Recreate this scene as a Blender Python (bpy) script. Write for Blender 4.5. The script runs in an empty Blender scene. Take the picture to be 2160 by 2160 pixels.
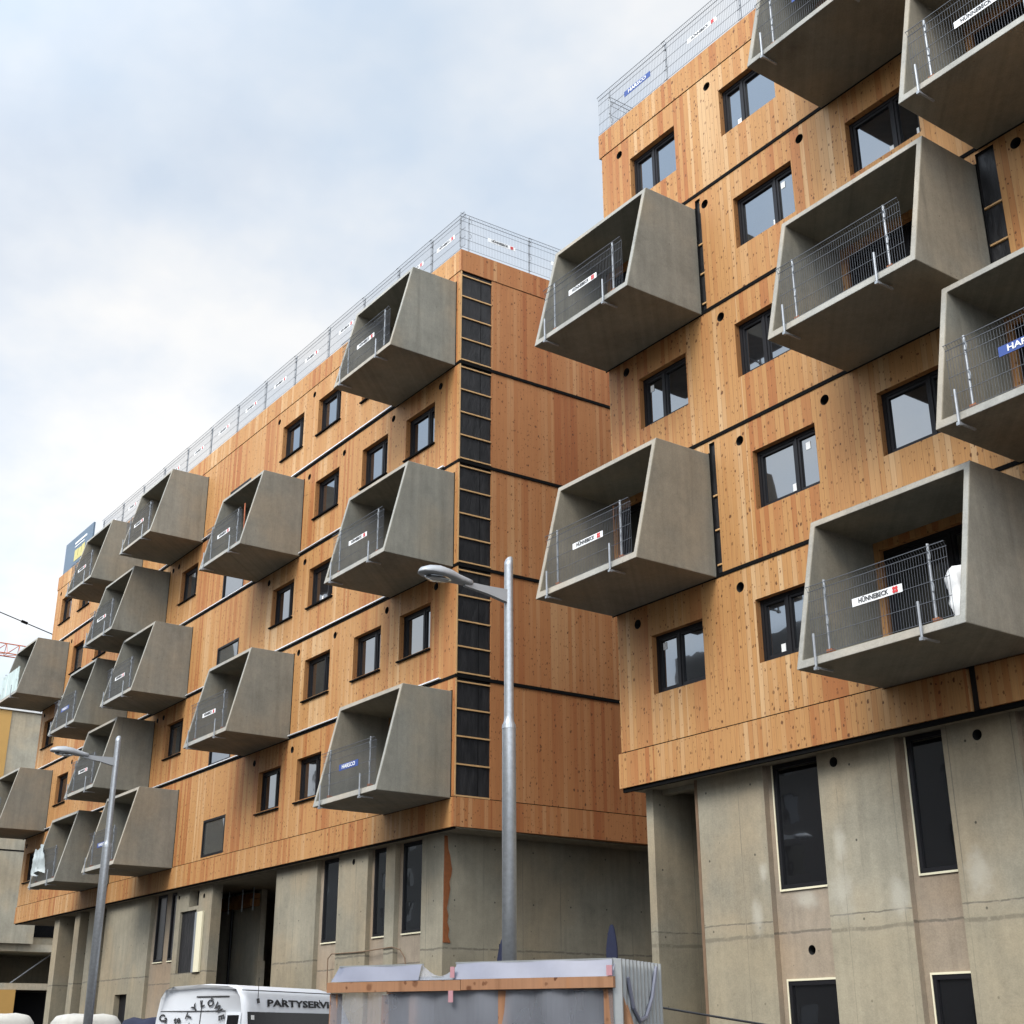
import bpy, math, random
from mathutils import Vector, Matrix
random.seed(7)
sc = bpy.context.scene
C = sc.collection
EYE = 1.6            # eye height; plan heights below are measured from the eye and lifted by EYE
R = math.radians

# ------------------------------------------------------------------ node helpers
class NT:
    def __init__(s, name):
        s.m = bpy.data.materials.new(name); s.m.use_nodes = True
        s.t = s.m.node_tree; s.n = s.t.nodes; s.l = s.t.links
        s.b = s.n['Principled BSDF']; s.out = s.n['Material Output']
    def new(s, typ, **kw):
        nd = s.n.new(typ)
        for k, v in kw.items(): setattr(nd, k, v)
        return nd
    def put(s, sock, v):
        if isinstance(v, bpy.types.NodeSocket): s.l.new(v, sock)
        elif v is not None: sock.default_value = v
    def math(s, op, a, b=None, c=None, clamp=False):
        nd = s.new('ShaderNodeMath', operation=op, use_clamp=clamp)
        for i, v in enumerate((a, b, c)): s.put(nd.inputs[i], v)
        return nd.outputs[0]
    def vec(s, x=0., y=0., z=0.):
        nd = s.new('ShaderNodeCombineXYZ')
        for i, v in enumerate((x, y, z)): s.put(nd.inputs[i], v)
        return nd.outputs[0]
    def sep(s, v):
        nd = s.new('ShaderNodeSeparateXYZ'); s.put(nd.inputs[0], v); return nd.outputs
    def noise(s, v, scale, detail=3., rough=.5):
        nd = s.new('ShaderNodeTexNoise'); s.put(nd.inputs['Vector'], v)
        nd.inputs['Scale'].default_value = scale; nd.inputs['Detail'].default_value = detail
        nd.inputs['Roughness'].default_value = rough; return nd.outputs[0]
    def white(s, v):
        nd = s.new('ShaderNodeTexWhiteNoise', noise_dimensions='3D'); s.put(nd.inputs['Vector'], v); return nd.outputs[0]
    def ramp(s, f, stops, interp='LINEAR'):
        nd = s.new('ShaderNodeValToRGB'); cr = nd.color_ramp; cr.interpolation = interp
        while len(cr.elements) > 1: cr.elements.remove(cr.elements[-1])
        for i, (p, c) in enumerate(stops):
            e = cr.elements[0] if i == 0 else cr.elements.new(p)
            e.position = p; e.color = (*c, 1) if len(c) == 3 else c
        s.put(nd.inputs[0], f); return nd.outputs[0]
    def mix(s, f, a, b, mode='MIX'):
        nd = s.new('ShaderNodeMix', data_type='RGBA', blend_type=mode)
        s.put(nd.inputs[0], f); s.put(nd.inputs[6], a if isinstance(a, bpy.types.NodeSocket) else (*a, 1))
        s.put(nd.inputs[7], b if isinstance(b, bpy.types.NodeSocket) else (*b, 1)); return nd.outputs[2]
    def rng(s, v, a, b, c=0., d=1.):
        nd = s.new('ShaderNodeMapRange', interpolation_type='SMOOTHSTEP')
        for i, x in enumerate((v, a, b, c, d)): s.put(nd.inputs[i], x)
        return nd.outputs[0]
    def grey(s, v):
        nd = s.new('ShaderNodeCombineColor')
        for i in range(3): s.put(nd.inputs[i], v)
        return nd.outputs[0]
    def bump(s, h, dist, strength=1.):
        nd = s.new('ShaderNodeBump'); nd.inputs['Distance'].default_value = dist
        nd.inputs['Strength'].default_value = strength; s.put(nd.inputs['Height'], h)
        s.l.new(nd.outputs[0], s.b.inputs['Normal'])
    def fin(s, col, rough=.7, metal=0., spec=.5):
        s.put(s.b.inputs['Base Color'], col if isinstance(col, bpy.types.NodeSocket) else (*col, 1))
        s.put(s.b.inputs['Roughness'], rough); s.b.inputs['Metallic'].default_value = metal
        s.b.inputs['Specular IOR Level'].default_value = spec
        return s.m
    def pos(s): return s.new('ShaderNodeNewGeometry').outputs['Position']
    def uv(s): return s.new('ShaderNodeUVMap').outputs[0]

def simple(name, col, rough=.6, metal=0., var=.12, scale=6., spec=.5):
    t = NT(name); n = t.noise(t.pos(), scale, 4., .6)
    f = t.math('MULTIPLY_ADD', n, 2*var, 1-var)
    return t.fin(t.mix(1., col, t.grey(f), 'MULTIPLY'), rough, metal, spec)

def wood_mat(name, light=(.53,.338,.172), mid=(.43,.222,.082), red=(.345,.132,.044), board=.118):
    t = NT(name); x, y, z0 = t.sep(t.uv())
    pu = t.math('DIVIDE', x, board); pi = t.math('FLOOR', pu); fr = t.math('FRACT', pu)
    st = t.math('FLOOR', t.math('DIVIDE', t.math('SUBTRACT', y, 5.53), 3.02))
    r1 = t.white(t.vec(pi, st, 1.3)); r2 = t.white(t.vec(pi, st, 7.7))
    panel = t.white(t.vec(t.math('FLOOR', t.math('DIVIDE', x, 1.06)), st, 3.1))
    big = t.noise(t.vec(t.math('MULTIPLY', x, .55), t.math('MULTIPLY', y, .22), 0.), 1., 2.)
    k = t.math('ADD', t.math('MULTIPLY', r1, .40), t.math('ADD', t.math('MULTIPLY', panel, .30), t.math('MULTIPLY', big, .46)))
    col = t.ramp(k, [(.22, light), (.46, mid), (.60, mid), (.84, red)])
    grain = t.noise(t.vec(t.math('MULTIPLY_ADD', x, 55., t.math('MULTIPLY', r2, 40.)), t.math('MULTIPLY', y, 1.6), r1), 1., 5., .65)
    col = t.mix(1., col, t.grey(t.math('MULTIPLY_ADD', grain, .55, .74)), 'MULTIPLY')
    streak = t.noise(t.vec(t.math('MULTIPLY', x, 9.), t.math('MULTIPLY', y, .5), 4.), 1., 3.)
    col = t.mix(t.rng(streak, .58, .78, 0., .45), col, (.36, .15, .05))
    wn = t.math('MULTIPLY', t.math('SUBTRACT', t.noise(t.vec(x, y, 9.), 14., 2.), .5), .05)
    clus = t.noise(t.vec(t.math('MULTIPLY', x, .9), t.math('MULTIPLY', y, .5), 2.), 1., 3.)
    for (sc_, asp, lo_, r0, r1) in ((4.4, .68, .12, .032, .115), (9.0, .64, .42, .05, .17), (2.3, .8, .60, .025, .075)):
        vo = t.new('ShaderNodeTexVoronoi', voronoi_dimensions='2D', feature='F1')
        t.put(vo.inputs['Vector'], t.vec(t.math('ADD', x, t.math('ADD', wn, sc_)), t.math('MULTIPLY', t.math('ADD', y, wn), asp), 0.)); vo.inputs['Scale'].default_value = sc_
        cr = t.sep(vo.outputs['Color'])
        on = t.math('GREATER_THAN', t.math('ADD', cr[0], t.math('MULTIPLY', t.math('SUBTRACT', clus, .5), 1.5)), lo_)
        rad = t.math('MULTIPLY_ADD', t.math('POWER', cr[1], 2.), r1-r0, r0)
        kn = t.rng(t.math('SUBTRACT', vo.outputs['Distance'], rad), -.022, .028, 1., 0.)
        kn = t.math('MULTIPLY', kn, on)
        col = t.mix(t.math('MULTIPLY', kn, t.math('MULTIPLY_ADD', cr[2], .50, .48)), col, (.105, .038, .015))
    edge = t.rng(t.math('ABSOLUTE', t.math('SUBTRACT', fr, .5)), .455, .495, 0., 1.)
    edge = t.math('MULTIPLY', edge, t.math('MULTIPLY_ADD', r2, .55, .15))
    col = t.mix(edge, col, (.16, .07, .03))
    t.bump(t.math('SUBTRACT', 0., edge), .006)
    return t.fin(col, t.math('MULTIPLY_ADD', grain, .2, .55), 0., .25)

def concrete_mat(name, base, seams=False, patches=(), pour=None, streak=.22, pits=True):
    t = NT(name); P = t.pos(); uv = t.sep(t.uv()); px = t.sep(P)
    oi = t.new('ShaderNodeObjectInfo').outputs['Random']
    n1 = t.noise(P, .9, 5., .6); n2 = t.noise(P, 7., 4., .6); n3 = t.noise(P, 34., 3., .7)
    st = t.noise(t.vec(t.math('MULTIPLY', t.math('ADD', px[0], px[1]), 5.), 0., t.math('MULTIPLY', px[2], .35)), 1., 4., .6)
    f = t.math('ADD', t.math('MULTIPLY', t.math('SUBTRACT', n1, .5), .85), t.math('MULTIPLY', t.math('SUBTRACT', n2, .5), .30))
    f = t.math('ADD', f, t.math('MULTIPLY', t.math('SUBTRACT', st, .5), streak * 2))
    f = t.math('ADD', f, t.math('MULTIPLY', t.math('SUBTRACT', n3, .5), .50))
    f = t.math('ADD', t.math('ADD', f, .94), t.math('MULTIPLY', oi, .12))
    col = t.mix(1., base, t.grey(f), 'MULTIPLY')
    tint = t.noise(P, .45, 3.)
    col = t.mix(t.rng(tint, .42, .66, 0., .75), col, t.mix(1., (base[0]*1.0, base[1]*.88, base[2]*.76), t.grey(f), 'MULTIPLY'))
    drip = t.noise(t.vec(t.math('MULTIPLY', t.math('ADD', px[0], px[1]), 3.1), 5., t.math('MULTIPLY', px[2], .22)), 1., 5., .62)
    col = t.mix(t.math('MULTIPLY', t.rng(drip, .55, .72, 0., .38), t.rng(n2, .3, .6)), col, (base[0]*.42, base[1]*.40, base[2]*.38))
    if pits:
        vo = t.new('ShaderNodeTexVoronoi'); t.put(vo.inputs['Vector'], P); vo.inputs['Scale'].default_value = 3.2
        d = t.rng(vo.outputs['Distance'], .03, .06, .65, 0.)
        col = t.mix(t.math('MULTIPLY', d, t.math('GREATER_THAN', t.sep(vo.outputs['Color'])[0], .45)), col, (.07, .065, .05))
    wob = t.math('MULTIPLY', t.math('SUBTRACT', t.noise(P, 2.2, 4., .65), .5), .28)
    if seams:
        s = t.math('ABSOLUTE', t.math('SUBTRACT', t.math('FRACT', t.math('DIVIDE', uv[0], 1.22)), .5))
        col = t.mix(t.math('MULTIPLY', t.rng(s, .488, .497, 0., .55), t.rng(n1, .35, .6)), col, (.10, .092, .075))
        a = t.math('SUBTRACT', t.math('FRACT', t.math('DIVIDE', uv[0], 1.22)), .28)
        b = t.math('SUBTRACT', t.math('FRACT', t.math('DIVIDE', uv[1], 1.31)), .4)
        dd = t.math('SQRT', t.math('ADD', t.math('POWER', a, 2.), t.math('POWER', b, 2.)))
        col = t.mix(t.rng(dd, .012, .022, .85, 0.), col, (.04, .037, .03))
    for (zc, w) in (pour or ()):
        d = t.math('ABSOLUTE', t.math('SUBTRACT', t.math('ADD', uv[1], t.math('MULTIPLY', wob, .35)), zc))
        col = t.mix(t.math('MULTIPLY', t.rng(d, w*.3, w, .75, 0.), t.rng(n2, .30, .50)), col, (.11, .10, .082))
        low = t.math('ADD', uv[1], wob)
        col = t.mix(t.rng(low, zc-.25, zc+.1, .34, 0.), col, t.mix(1., (base[0]*.98, base[1]*.92, base[2]*.82), t.grey(t.math('MULTIPLY', f, .9)), 'MULTIPLY'))
    for (cx, cz, rx, rz) in patches:
        a = t.math('DIVIDE', t.math('SUBTRACT', uv[0], cx), rx); b = t.math('DIVIDE', t.math('SUBTRACT', uv[1], cz), rz)
        d = t.math('SQRT', t.math('ADD', t.math('POWER', a, 2.), t.math('POWER', b, 2.)))
        d = t.math('ADD', d, t.math('MULTIPLY', wob, 6.5))
        col = t.mix(t.rng(d, .15, 1.25, .62, 0.), col, (.47, .44, .365))
    t.bump(t.math('ADD', t.math('MULTIPLY', n3, .5), n2), .012, .45)
    return t.fin(col, .86, 0., .22)

def glass_mat(name, tint=(.010,.011,.013), refl=.17):
    t = NT(name); P = t.pos()
    t.fin(tint, .06, 0., .5)
    gl = t.new('ShaderNodeBsdfGlossy'); gl.inputs['Color'].default_value = (.86, .92, .97, 1); gl.inputs['Roughness'].default_value = .015
    lw = t.new('ShaderNodeLayerWeight'); lw.inputs['Blend'].default_value = .35
    f = t.math('MULTIPLY_ADD', lw.outputs['Fresnel'], .75, refl - .08, clamp=True)
    nb = t.new('ShaderNodeBump'); nb.inputs['Distance'].default_value = .004; nb.inputs['Strength'].default_value = .5
    t.l.new(t.noise(P, 1.3, 2.), nb.inputs['Height']); t.l.new(nb.outputs[0], gl.inputs['Normal'])
    mx = t.new('ShaderNodeMixShader'); t.l.new(f, mx.inputs[0]); t.l.new(t.b.outputs[0], mx.inputs[1]); t.l.new(gl.outputs[0], mx.inputs[2])
    t.l.new(mx.outputs[0], t.out.inputs[0]); return t.m

def film_mat(name, col, alpha):
    t = NT(name); P = t.pos(); n = t.noise(P, 5., 4., .6); s = t.sep(P)
    fold = t.noise(t.vec(t.math('MULTIPLY', t.math('SUBTRACT', s[0], s[1]), 4.), 0., t.math('MULTIPLY', s[2], .7)), 1., 4.)
    t.fin(t.mix(1., col, t.grey(t.math('MULTIPLY_ADD', fold, .8, .6)), 'MULTIPLY'), .35, 0., .6)
    tr = t.new('ShaderNodeBsdfTransparent')
    mx = t.new('ShaderNodeMixShader'); t.put(mx.inputs[0], t.math('MULTIPLY_ADD', fold, .5, alpha-.25, clamp=True))
    t.l.new(tr.outputs[0], mx.inputs[1]); t.l.new(t.b.outputs[0], mx.inputs[2]); t.l.new(mx.outputs[0], t.out.inputs[0])
    t.bump(fold, .05, .6); return t.m

M = {}
M['wood'] = wood_mat('larch_boards')
M['wood_side'] = wood_mat('larch_boards_shaded', (.445,.235,.105), (.365,.152,.056), (.300,.100,.034))  # side wall's shade put into the colour: same larch, redder and darker
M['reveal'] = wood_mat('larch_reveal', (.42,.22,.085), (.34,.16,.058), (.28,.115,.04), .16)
M['batten'] = simple('batten_wood', (.50, .30, .13), .7, 0., .25, 8.)
M['rim'] = concrete_mat('sky_lit_concrete_rim', (.315, .31, .28), streak=.1)  # sky light on the front rims put into the colour, paler than the sides
M['balcony'] = concrete_mat('precast_concrete', (.222, .213, .178), streak=.26)
M['base_a'] = concrete_mat('cast_concrete_right', (.305, .276, .208), True,
    [(-18.0, 2.05, .16, .33), (-17.78, 2.8, .12, .2), (-15.95, 2.35, .3, .5), (-15.9, 3.1, .16, .3), (-14.75, 2.2, .22, .34), (-13.15, 2.35, .28, .42)],
    [(1.68, .05), (1.93, .02)])
M['base_b'] = concrete_mat('cast_concrete_left', (.285, .258, .195), True, [], [(2.0, .035)])
M['infill'] = concrete_mat('pinkish_infill', (.30, .248, .188), False, [(-16.9, 2.25, .35, .2)], [(1.72, .03)])
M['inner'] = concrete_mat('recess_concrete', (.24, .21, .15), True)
M['far'] = concrete_mat('far_concrete', (.42, .39, .31), False, pits=False)
M['black'] = simple('black_membrane', (.012, .012, .013), .75, 0., .5, 3.)
t = NT('black_membrane'); P = t.pos(); q = t.sep(P); w1 = t.noise(t.vec(t.math('MULTIPLY', t.math('ADD', q[0], q[1]), 6.), q[2], t.math('MULTIPLY', q[2], 1.4)), 1., 4., .6)
M['black'] = t.fin(t.ramp(w1, [(.3, (.007, .007, .008)), (.7, (.022, .021, .022))]), .55, 0., .35); t.bump(w1, .05, .8)
M['joint'] = simple('joint_metal', (.005, .0048, .0048), .9, 0., .3, 6., .1)
M['zinc'] = simple('zinc_flashing', (.74, .75, .77), .35, .3, .1)
M['frame'] = simple('window_frame', (.010, .0095, .011), .5, 0., .2, 6., .25)
M['glass'] = glass_mat('coated_glass')
M['glass_dark'] = glass_mat('dark_glass', (.008,.008,.009), .14)
M['void'] = simple('unlit_pane', (.010, .010, .011), .25, 0., .2, 2., .3)
M['blind'] = glass_mat('screened_glass', (.050,.052,.050), .10)
M['hole'] = simple('vent_dark', (.008, .008, .008), .9)
M['sticker'] = simple('paper_sticker', (.72, .72, .70), .7)
M['galv'] = simple('galvanised_steel', (.30, .315, .33), .5, .45, .3, 9.)
M['wire'] = simple('mesh_wire', (.085, .092, .105), .6, 0., .1)
M['rust'] = simple('rusty_block', (.30, .11, .045), .9, 0., .4, 20.)
M['sign_white'] = simple('sign_white', (.78, .78, .77), .5)
M['sign_blue'] = simple('sign_blue', (.022, .058, .24), .45)
M['ink'] = simple('sign_ink', (.015, .015, .017), .6)
M['red'] = simple('sign_red', (.55, .03, .03), .5)
M['yellow'] = simple('sign_yellow', (.50, .44, .15), .5)
M['lampsteel'] = simple('lamp_steel', (.38, .40, .42), .42, .7, .32, 22.)
M['lampgrey'] = simple('lamp_housing', (.33, .345, .36), .42, .2, .06)
M['van'] = simple('van_paint', (.60, .62, .65), .3, 0., .05)
M['rubber'] = simple('rubber', (.02, .02, .02), .8)
M['orange'] = simple('sealing_foam', (.23, .075, .022), .9, 0., .35, 12.)
M['edge'] = simple('stained_edge', (.17, .105, .06), .8, 0., .3)
M['cream'] = simple('cream_board', (.72, .66, .47), .6, 0., .06)
M['plank'] = wood_mat('shed_timber', (.34,.19,.105), (.29,.15,.08), (.24,.11,.055), .9)
M['filmtop'] = simple('white_film', (.150, .158, .205), .35, 0., .16, 5.)
M['film'] = film_mat('clear_film', (.25, .26, .29), .50)
M['corr'] = simple('corrugated_sheet', (.25, .262, .262), .3, 0., .25, 10.)
M['pink'] = simple('pink_tape', (.40, .20, .22), .6)
M['navy'] = simple('navy_cloth', (.007, .010, .034), .8, 0., .25)
M['tarp'] = simple('white_tarp', (.66, .68, .66), .5, 0., .2, 4.)
M['oldtarp'] = simple('worn_tarp', (.36, .40, .40), .45, 0., .45, 3.)
M['bag'] = simple('pale_bag', (.47, .455, .41), .8, 0., .16, 8.)
M['asphalt'] = simple('asphalt', (.026, .024, .023), .9, 0., .3, 5.)
M['paving'] = simple('paving', (.045, .038, .032), .85, 0., .2, 3.)
M['soil'] = simple('building_ground', (.045, .034, .026), .95, 0., .35, .6)
M['plaster'] = simple('plaster', (.17, .165, .155), .9, 0., .1, 1.)
M['ochre'] = simple('ochre_panel', (.52, .30, .085), .6, 0., .08, 2.)
M['cranered'] = simple('crane_red', (.46, .13, .05), .6)
M['billboard'] = simple('billboard_blue', (.085, .13, .18), .5, 0., .15, 1.2)
M['paleglass'] = film_mat('pale_glass', (.55, .66, .62), .8)

# ------------------------------------------------------------------ mesh helpers
class MB:
    """collects quads in eye-relative plan coordinates, with metre UVs"""
    def __init__(s): s.v = []; s.f = []
    def face(s, *pts):
        i = len(s.v); s.v += [tuple(p) for p in pts]; s.f.append(tuple(range(i, i+len(pts)))); return s
    def box(s, x0, x1, y0, y1, z0, z1):
        i = len(s.v)
        s.v += [(x, y, z) for z in (z0, z1) for y in (y0, y1) for x in (x0, x1)]
        for q in ((0,2,3,1),(4,5,7,6),(0,1,5,4),(2,6,7,3),(0,4,6,2),(1,3,7,5)): s.f.append(tuple(i+k for k in q))
        return s
    def hexa(s, p):                       # 8 corners ordered like box
        i = len(s.v); s.v += [tuple(a) for a in p]
        for q in ((0,2,3,1),(4,5,7,6),(0,1,5,4),(2,6,7,3),(0,4,6,2),(1,3,7,5)): s.f.append(tuple(i+k for k in q))
        return s
    def tube(s, a, b, r, n=8, r2=None, caps=True):
        a = Vector(a); b = Vector(b); d = (b-a).normalized()
        u = d.orthogonal().normalized(); w = d.cross(u); r2 = r if r2 is None else r2
        i = len(s.v)
        for c, rr in ((a, r), (b, r2)):
            for k in range(n):
                t = 2*math.pi*k/n; s.v.append(tuple(c + (u*math.cos(t)+w*math.sin(t))*rr))
        for k in range(n):
            j = (k+1) % n; s.f.append((i+k, i+j, i+n+j, i+n+k))
        if caps: s.f.append(tuple(i+n-1-k for k in range(n))); s.f.append(tuple(i+n+k for k in range(n)))
        return s
    def path(s, pts, r, n=6):
        for a, b in zip(pts, pts[1:]): s.tube(a, b, r, n)
        return s
    def loft(s, rings, closed=True, caps=True):
        i = len(s.v); n = len(rings[0])
        for rg in rings: s.v += [tuple(p) for p in rg]
        for a in range(len(rings)-1):
            for k in range(n if closed else n-1):
                j = (k+1) % n; s.f.append((i+a*n+k, i+a*n+j, i+(a+1)*n+j, i+(a+1)*n+k))
        if caps:
            s.f.append(tuple(i+n-1-k for k in range(n))); s.f.append(tuple(i+(len(rings)-1)*n+k for k in range(n)))
        return s
    def mesh(s, name, mat, smooth=False):
        if smooth:                                     # weld so that shading runs across faces
            key, idx, nv = {}, [], []
            for p in s.v:
                k = tuple(round(c, 5) for c in p)
                if k not in key: key[k] = len(nv); nv.append(p)
                idx.append(key[k])
            s.v = nv; s.f = [tuple(dict.fromkeys(idx[i] for i in f)) for f in s.f]; s.f = [f for f in s.f if len(f) > 2]
        me = bpy.data.meshes.new(name); me.from_pydata(s.v, [], s.f); me.update()
        uv = me.uv_layers.new(name='UVMap').data
        for p in me.polygons:
            n = p.normal; ax, ay, az = abs(n.x), abs(n.y), abs(n.z)
            for li in p.loop_indices:
                c = me.vertices[me.loops[li].vertex_index].co
                uv[li].uv = (c.x, c.z) if ay >= ax and ay >= az else ((c.y, c.z) if ax >= az else (c.x, c.y))
        if smooth:
            for p in me.polygons: p.use_smooth = True
        me.materials.append(mat); return me

def link(o, parent=None):
    C.objects.link(o)
    if parent: o.parent = parent
    return o
def org(o):
    v = Vector((0, 0, 0))
    while o: v += o.location; o = o.parent
    return v
def thing(name, label, cat, loc, group=None, rz=0.):
    o = bpy.data.objects.new(name, None); o.location = (loc[0], loc[1], loc[2]+EYE); o.rotation_euler = (0, 0, rz)
    o.empty_display_size = .2; o['label'] = label; o['category'] = cat
    if group: o['group'] = group
    return link(o)
KEEP = {'front_cladding', 'jib', 'mast', 'pendant_line', 'antenna', 'loose_film', 'collar', 'lamp_head', 'cable_pipe'}
def loose(mb):                                            # separate pieces of one builder
    par = {}
    def find(a):
        while par[a] != a: par[a] = par[par[a]]; a = par[a]
        return a
    keys = [tuple(round(c, 4) for c in p) for p in mb.v]
    for k in keys: par.setdefault(k, k)
    for f in mb.f:
        for i in f[1:]: par[find(keys[i])] = find(keys[f[0]])
    out = {}
    for f in mb.f: out.setdefault(find(keys[f[0]]), MB()).face(*[mb.v[i] for i in f])
    return list(out.values())
def part(name, mb, mat, parent, smooth=False):          # mb in plan coordinates; parent unrotated
    if name not in KEEP:
        ps = loose(mb)
        if 1 < len(ps) <= 8:
            for k in ps: o = _part(name, k, mat, parent, smooth)
            return o
    return _part(name, mb, mat, parent, smooth)
def _part(name, mb, mat, parent, smooth=False):
    me = mb.mesh(name, M[mat] if isinstance(mat, str) else mat, smooth)
    w = org(parent); me.transform(Matrix.Translation((-w.x, -w.y, EYE-w.z)))
    return link(bpy.data.objects.new(name, me), parent)
def parts(name, mbs, mat, parent):
    for k in mbs: part(name, k, mat, parent)
def local(name, me, parent, loc=(0,0,0), rot=(0,0,0)):  # mesh already in the parent's own space
    o = bpy.data.objects.new(name, me); o.location = loc; o.rotation_euler = rot; return link(o, parent)
def solo(name, mb, mat, label, cat, loc, group=None, smooth=False):
    me = mb.mesh(name, M[mat], smooth); me.transform(Matrix.Translation((-loc[0], -loc[1], -loc[2])))
    o = bpy.data.objects.new(name, me); o.location = (loc[0], loc[1], loc[2]+EYE); link(o)
    o['label'] = label; o['category'] = cat
    if group: o['group'] = group
    return o
def struct(name, mb, mat):
    me = mb.mesh(name, M[mat]); me.transform(Matrix.Translation((0, 0, EYE)))
    o = link(bpy.data.objects.new(name, me)); o['kind'] = 'structure'; return o
_txt = {}
def text_mesh(word, h, mat, wide=1., bold=.006):
    key = (word, h, mat, wide)
    if key in _txt: return _txt[key]
    cu = bpy.data.curves.new('txt', 'FONT'); cu.body = word; cu.size = h*1.38; cu.align_x = 'CENTER'; cu.align_y = 'CENTER'
    cu.offset = bold*h/.1*.45; cu.extrude = .002; cu.resolution_u = 2
    o = bpy.data.objects.new('txt', cu); C.objects.link(o)
    dg = bpy.context.evaluated_depsgraph_get(); me = bpy.data.meshes.new_from_object(o.evaluated_get(dg))
    bpy.data.objects.remove(o); me.materials.clear(); me.materials.append(M[mat])
    me.transform(Matrix.Diagonal((wide, 1, 1, 1))); me.name = 'lettering'
    _txt[key] = me; return me

# ------------------------------------------------------------------ wall with openings
def wall(mp, u0, u1, z0, z1, rects, holes, depth=.2):
    """mp(u, d, z) -> point.  rects: (u0,u1,z0,z1[,depth]); holes: (u,z,r). Returns (face MB, reveal MB, pipe MB)."""
    W, V, H = MB(), [], []
    sq = [(u-r*1.5, u+r*1.5, z-r*1.5, z+r*1.5) for u, z, r in holes]
    us = sorted({round(min(max(a, u0), u1), 4) for q in [(u0, u1)]+[r[:2] for r in rects]+[s[:2] for s in sq] for a in q})
    zs = sorted({round(min(max(a, z0), z1), 4) for q in [(z0, z1)]+[r[2:4] for r in rects]+[s[2:4] for s in sq] for a in q})
    for ua, ub in zip(us, us[1:]):
        for za, zb in zip(zs, zs[1:]):
            cu, cz = (ua+ub)/2, (za+zb)/2
            if any(r[0] < cu < r[1] and r[2] < cz < r[3] for r in rects): continue
            if any(s[0] < cu < s[1] and s[2] < cz < s[3] for s in sq): continue
            W.face(mp(ua,0,za), mp(ub,0,za), mp(ub,0,zb), mp(ua,0,zb))
    for u, z, r in holes:
        n = 20; cs = []; hp = MB(); H.append(hp)
        for k in range(n):
            t = 2*math.pi*(k+.5)/n; c, s_ = math.cos(t), math.sin(t); m = 1.5*r/max(abs(c), abs(s_))
            cs.append(((u+c*r, z+s_*r), (u+c*m, z+s_*m)))
        for k in range(n):
            (i0, o0), (i1, o1) = cs[k], cs[(k+1) % n]
            W.face(mp(i0[0],0,i0[1]), mp(o0[0],0,o0[1]), mp(o1[0],0,o1[1]), mp(i1[0],0,i1[1]))
            hp.face(mp(i0[0],0,i0[1]), mp(i1[0],0,i1[1]), mp(i1[0],.25,i1[1]), mp(i0[0],.25,i0[1]))
        # fill the four corners between the polygon and its square
        for sx in (-1, 1):
            for sz in (-1, 1):
                cand = sorted(cs, key=lambda p: (p[1][0]-(u+sx*1.5*r))**2+(p[1][1]-(z+sz*1.5*r))**2)[:2]
                W.face(mp(cand[0][1][0],0,cand[0][1][1]), mp(u+sx*1.5*r,0,z+sz*1.5*r), mp(cand[1][1][0],0,cand[1][1][1]))
        hp.face(*[mp(c[0][0], .25, c[0][1]) for c in cs])
    for r in rects:
        a, b, c, d = r[:4]; dp = r[4] if len(r) > 4 else depth
        if dp <= 0: continue
        k = MB(); V.append(k)
        q = [(a, c), (b, c), (b, d), (a, d)]
        i = len(k.v); k.v += [mp(u, 0, z) for u, z in q]+[mp(u, dp, z) for u, z in q]
        for e in range(4): k.f.append((e, (e+1) % 4, 4+(e+1) % 4, 4+e))
    return W, V, H

J = [5.526, 8.588, 11.603, 14.603, 17.635]            # storey joints above the eye
THIN, TOP, BOT, GND, FY = 20.61, 21.32, 4.79, -1.6, 18.0
_wm = {}
def window_meshes(w, h, ratio, kind):
    k = (round(w, 2), round(h, 2), ratio, kind)
    if k in _wm: return _wm[k]
    fr = MB(); fw = .075; D = .07
    fr.box(0, w, 0, D, 0, fw).box(0, w, 0, D, h-fw, h).box(0, fw, .001, D-.001, fw, h-fw).box(w-fw, w, .001, D-.001, fw, h-fw)
    P = MB()
    if ratio:
        m = w*ratio; fr.box(m-.03, m+.03, .001, D-.001, fw, h-fw)
        for a, b in ((fw, m-.03), (m+.03, w-fw)):      # sashes sit a little further back
            s = .055
            fr.box(a, b, .02, D+.02, fw, fw+s).box(a, b, .02, D+.02, h-fw-s, h-fw).box(a, a+s, .021, D+.019, fw+s, h-fw-s).box(b-s, b, .021, D+.019, fw+s, h-fw-s)
            P.face((a+s, .06, fw+s), (b-s, .06, fw+s), (b-s, .06, h-fw-s), (a+s, .06, h-fw-s))
    else:
        P.face((fw, .045, fw), (w-fw, .045, fw), (w-fw, .045, h-fw), (fw, .045, h-fw))
    r = (fr.mesh('window', M['frame']), P.mesh('pane', M[kind])); _wm[k] = r; return r
sticker_me = MB().box(0, .11, -.004, 0, 0, .15).mesh('sticker', M['sticker'])
def add_window(b, u, y, z, w, h, ratio=.64, kind='glass', depth=.13, sill=None, stickers=(), name='window'):
    fm, pm = window_meshes(w, h, ratio, kind); o = org(b)
    f = local(name, fm, b, (u-o.x, y+depth-o.y, z+EYE-o.z)); local('pane', pm, f)
    if sill:
        s = MB().box(-.04, w+.04, -depth-.07, 0, -.045, -.004).mesh('sill', M['joint']); local('sill', s, f)
    for (sx, sz) in stickers: local('sticker', sticker_me, f, (sx*w, .055, sz*h))
    return f

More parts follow.
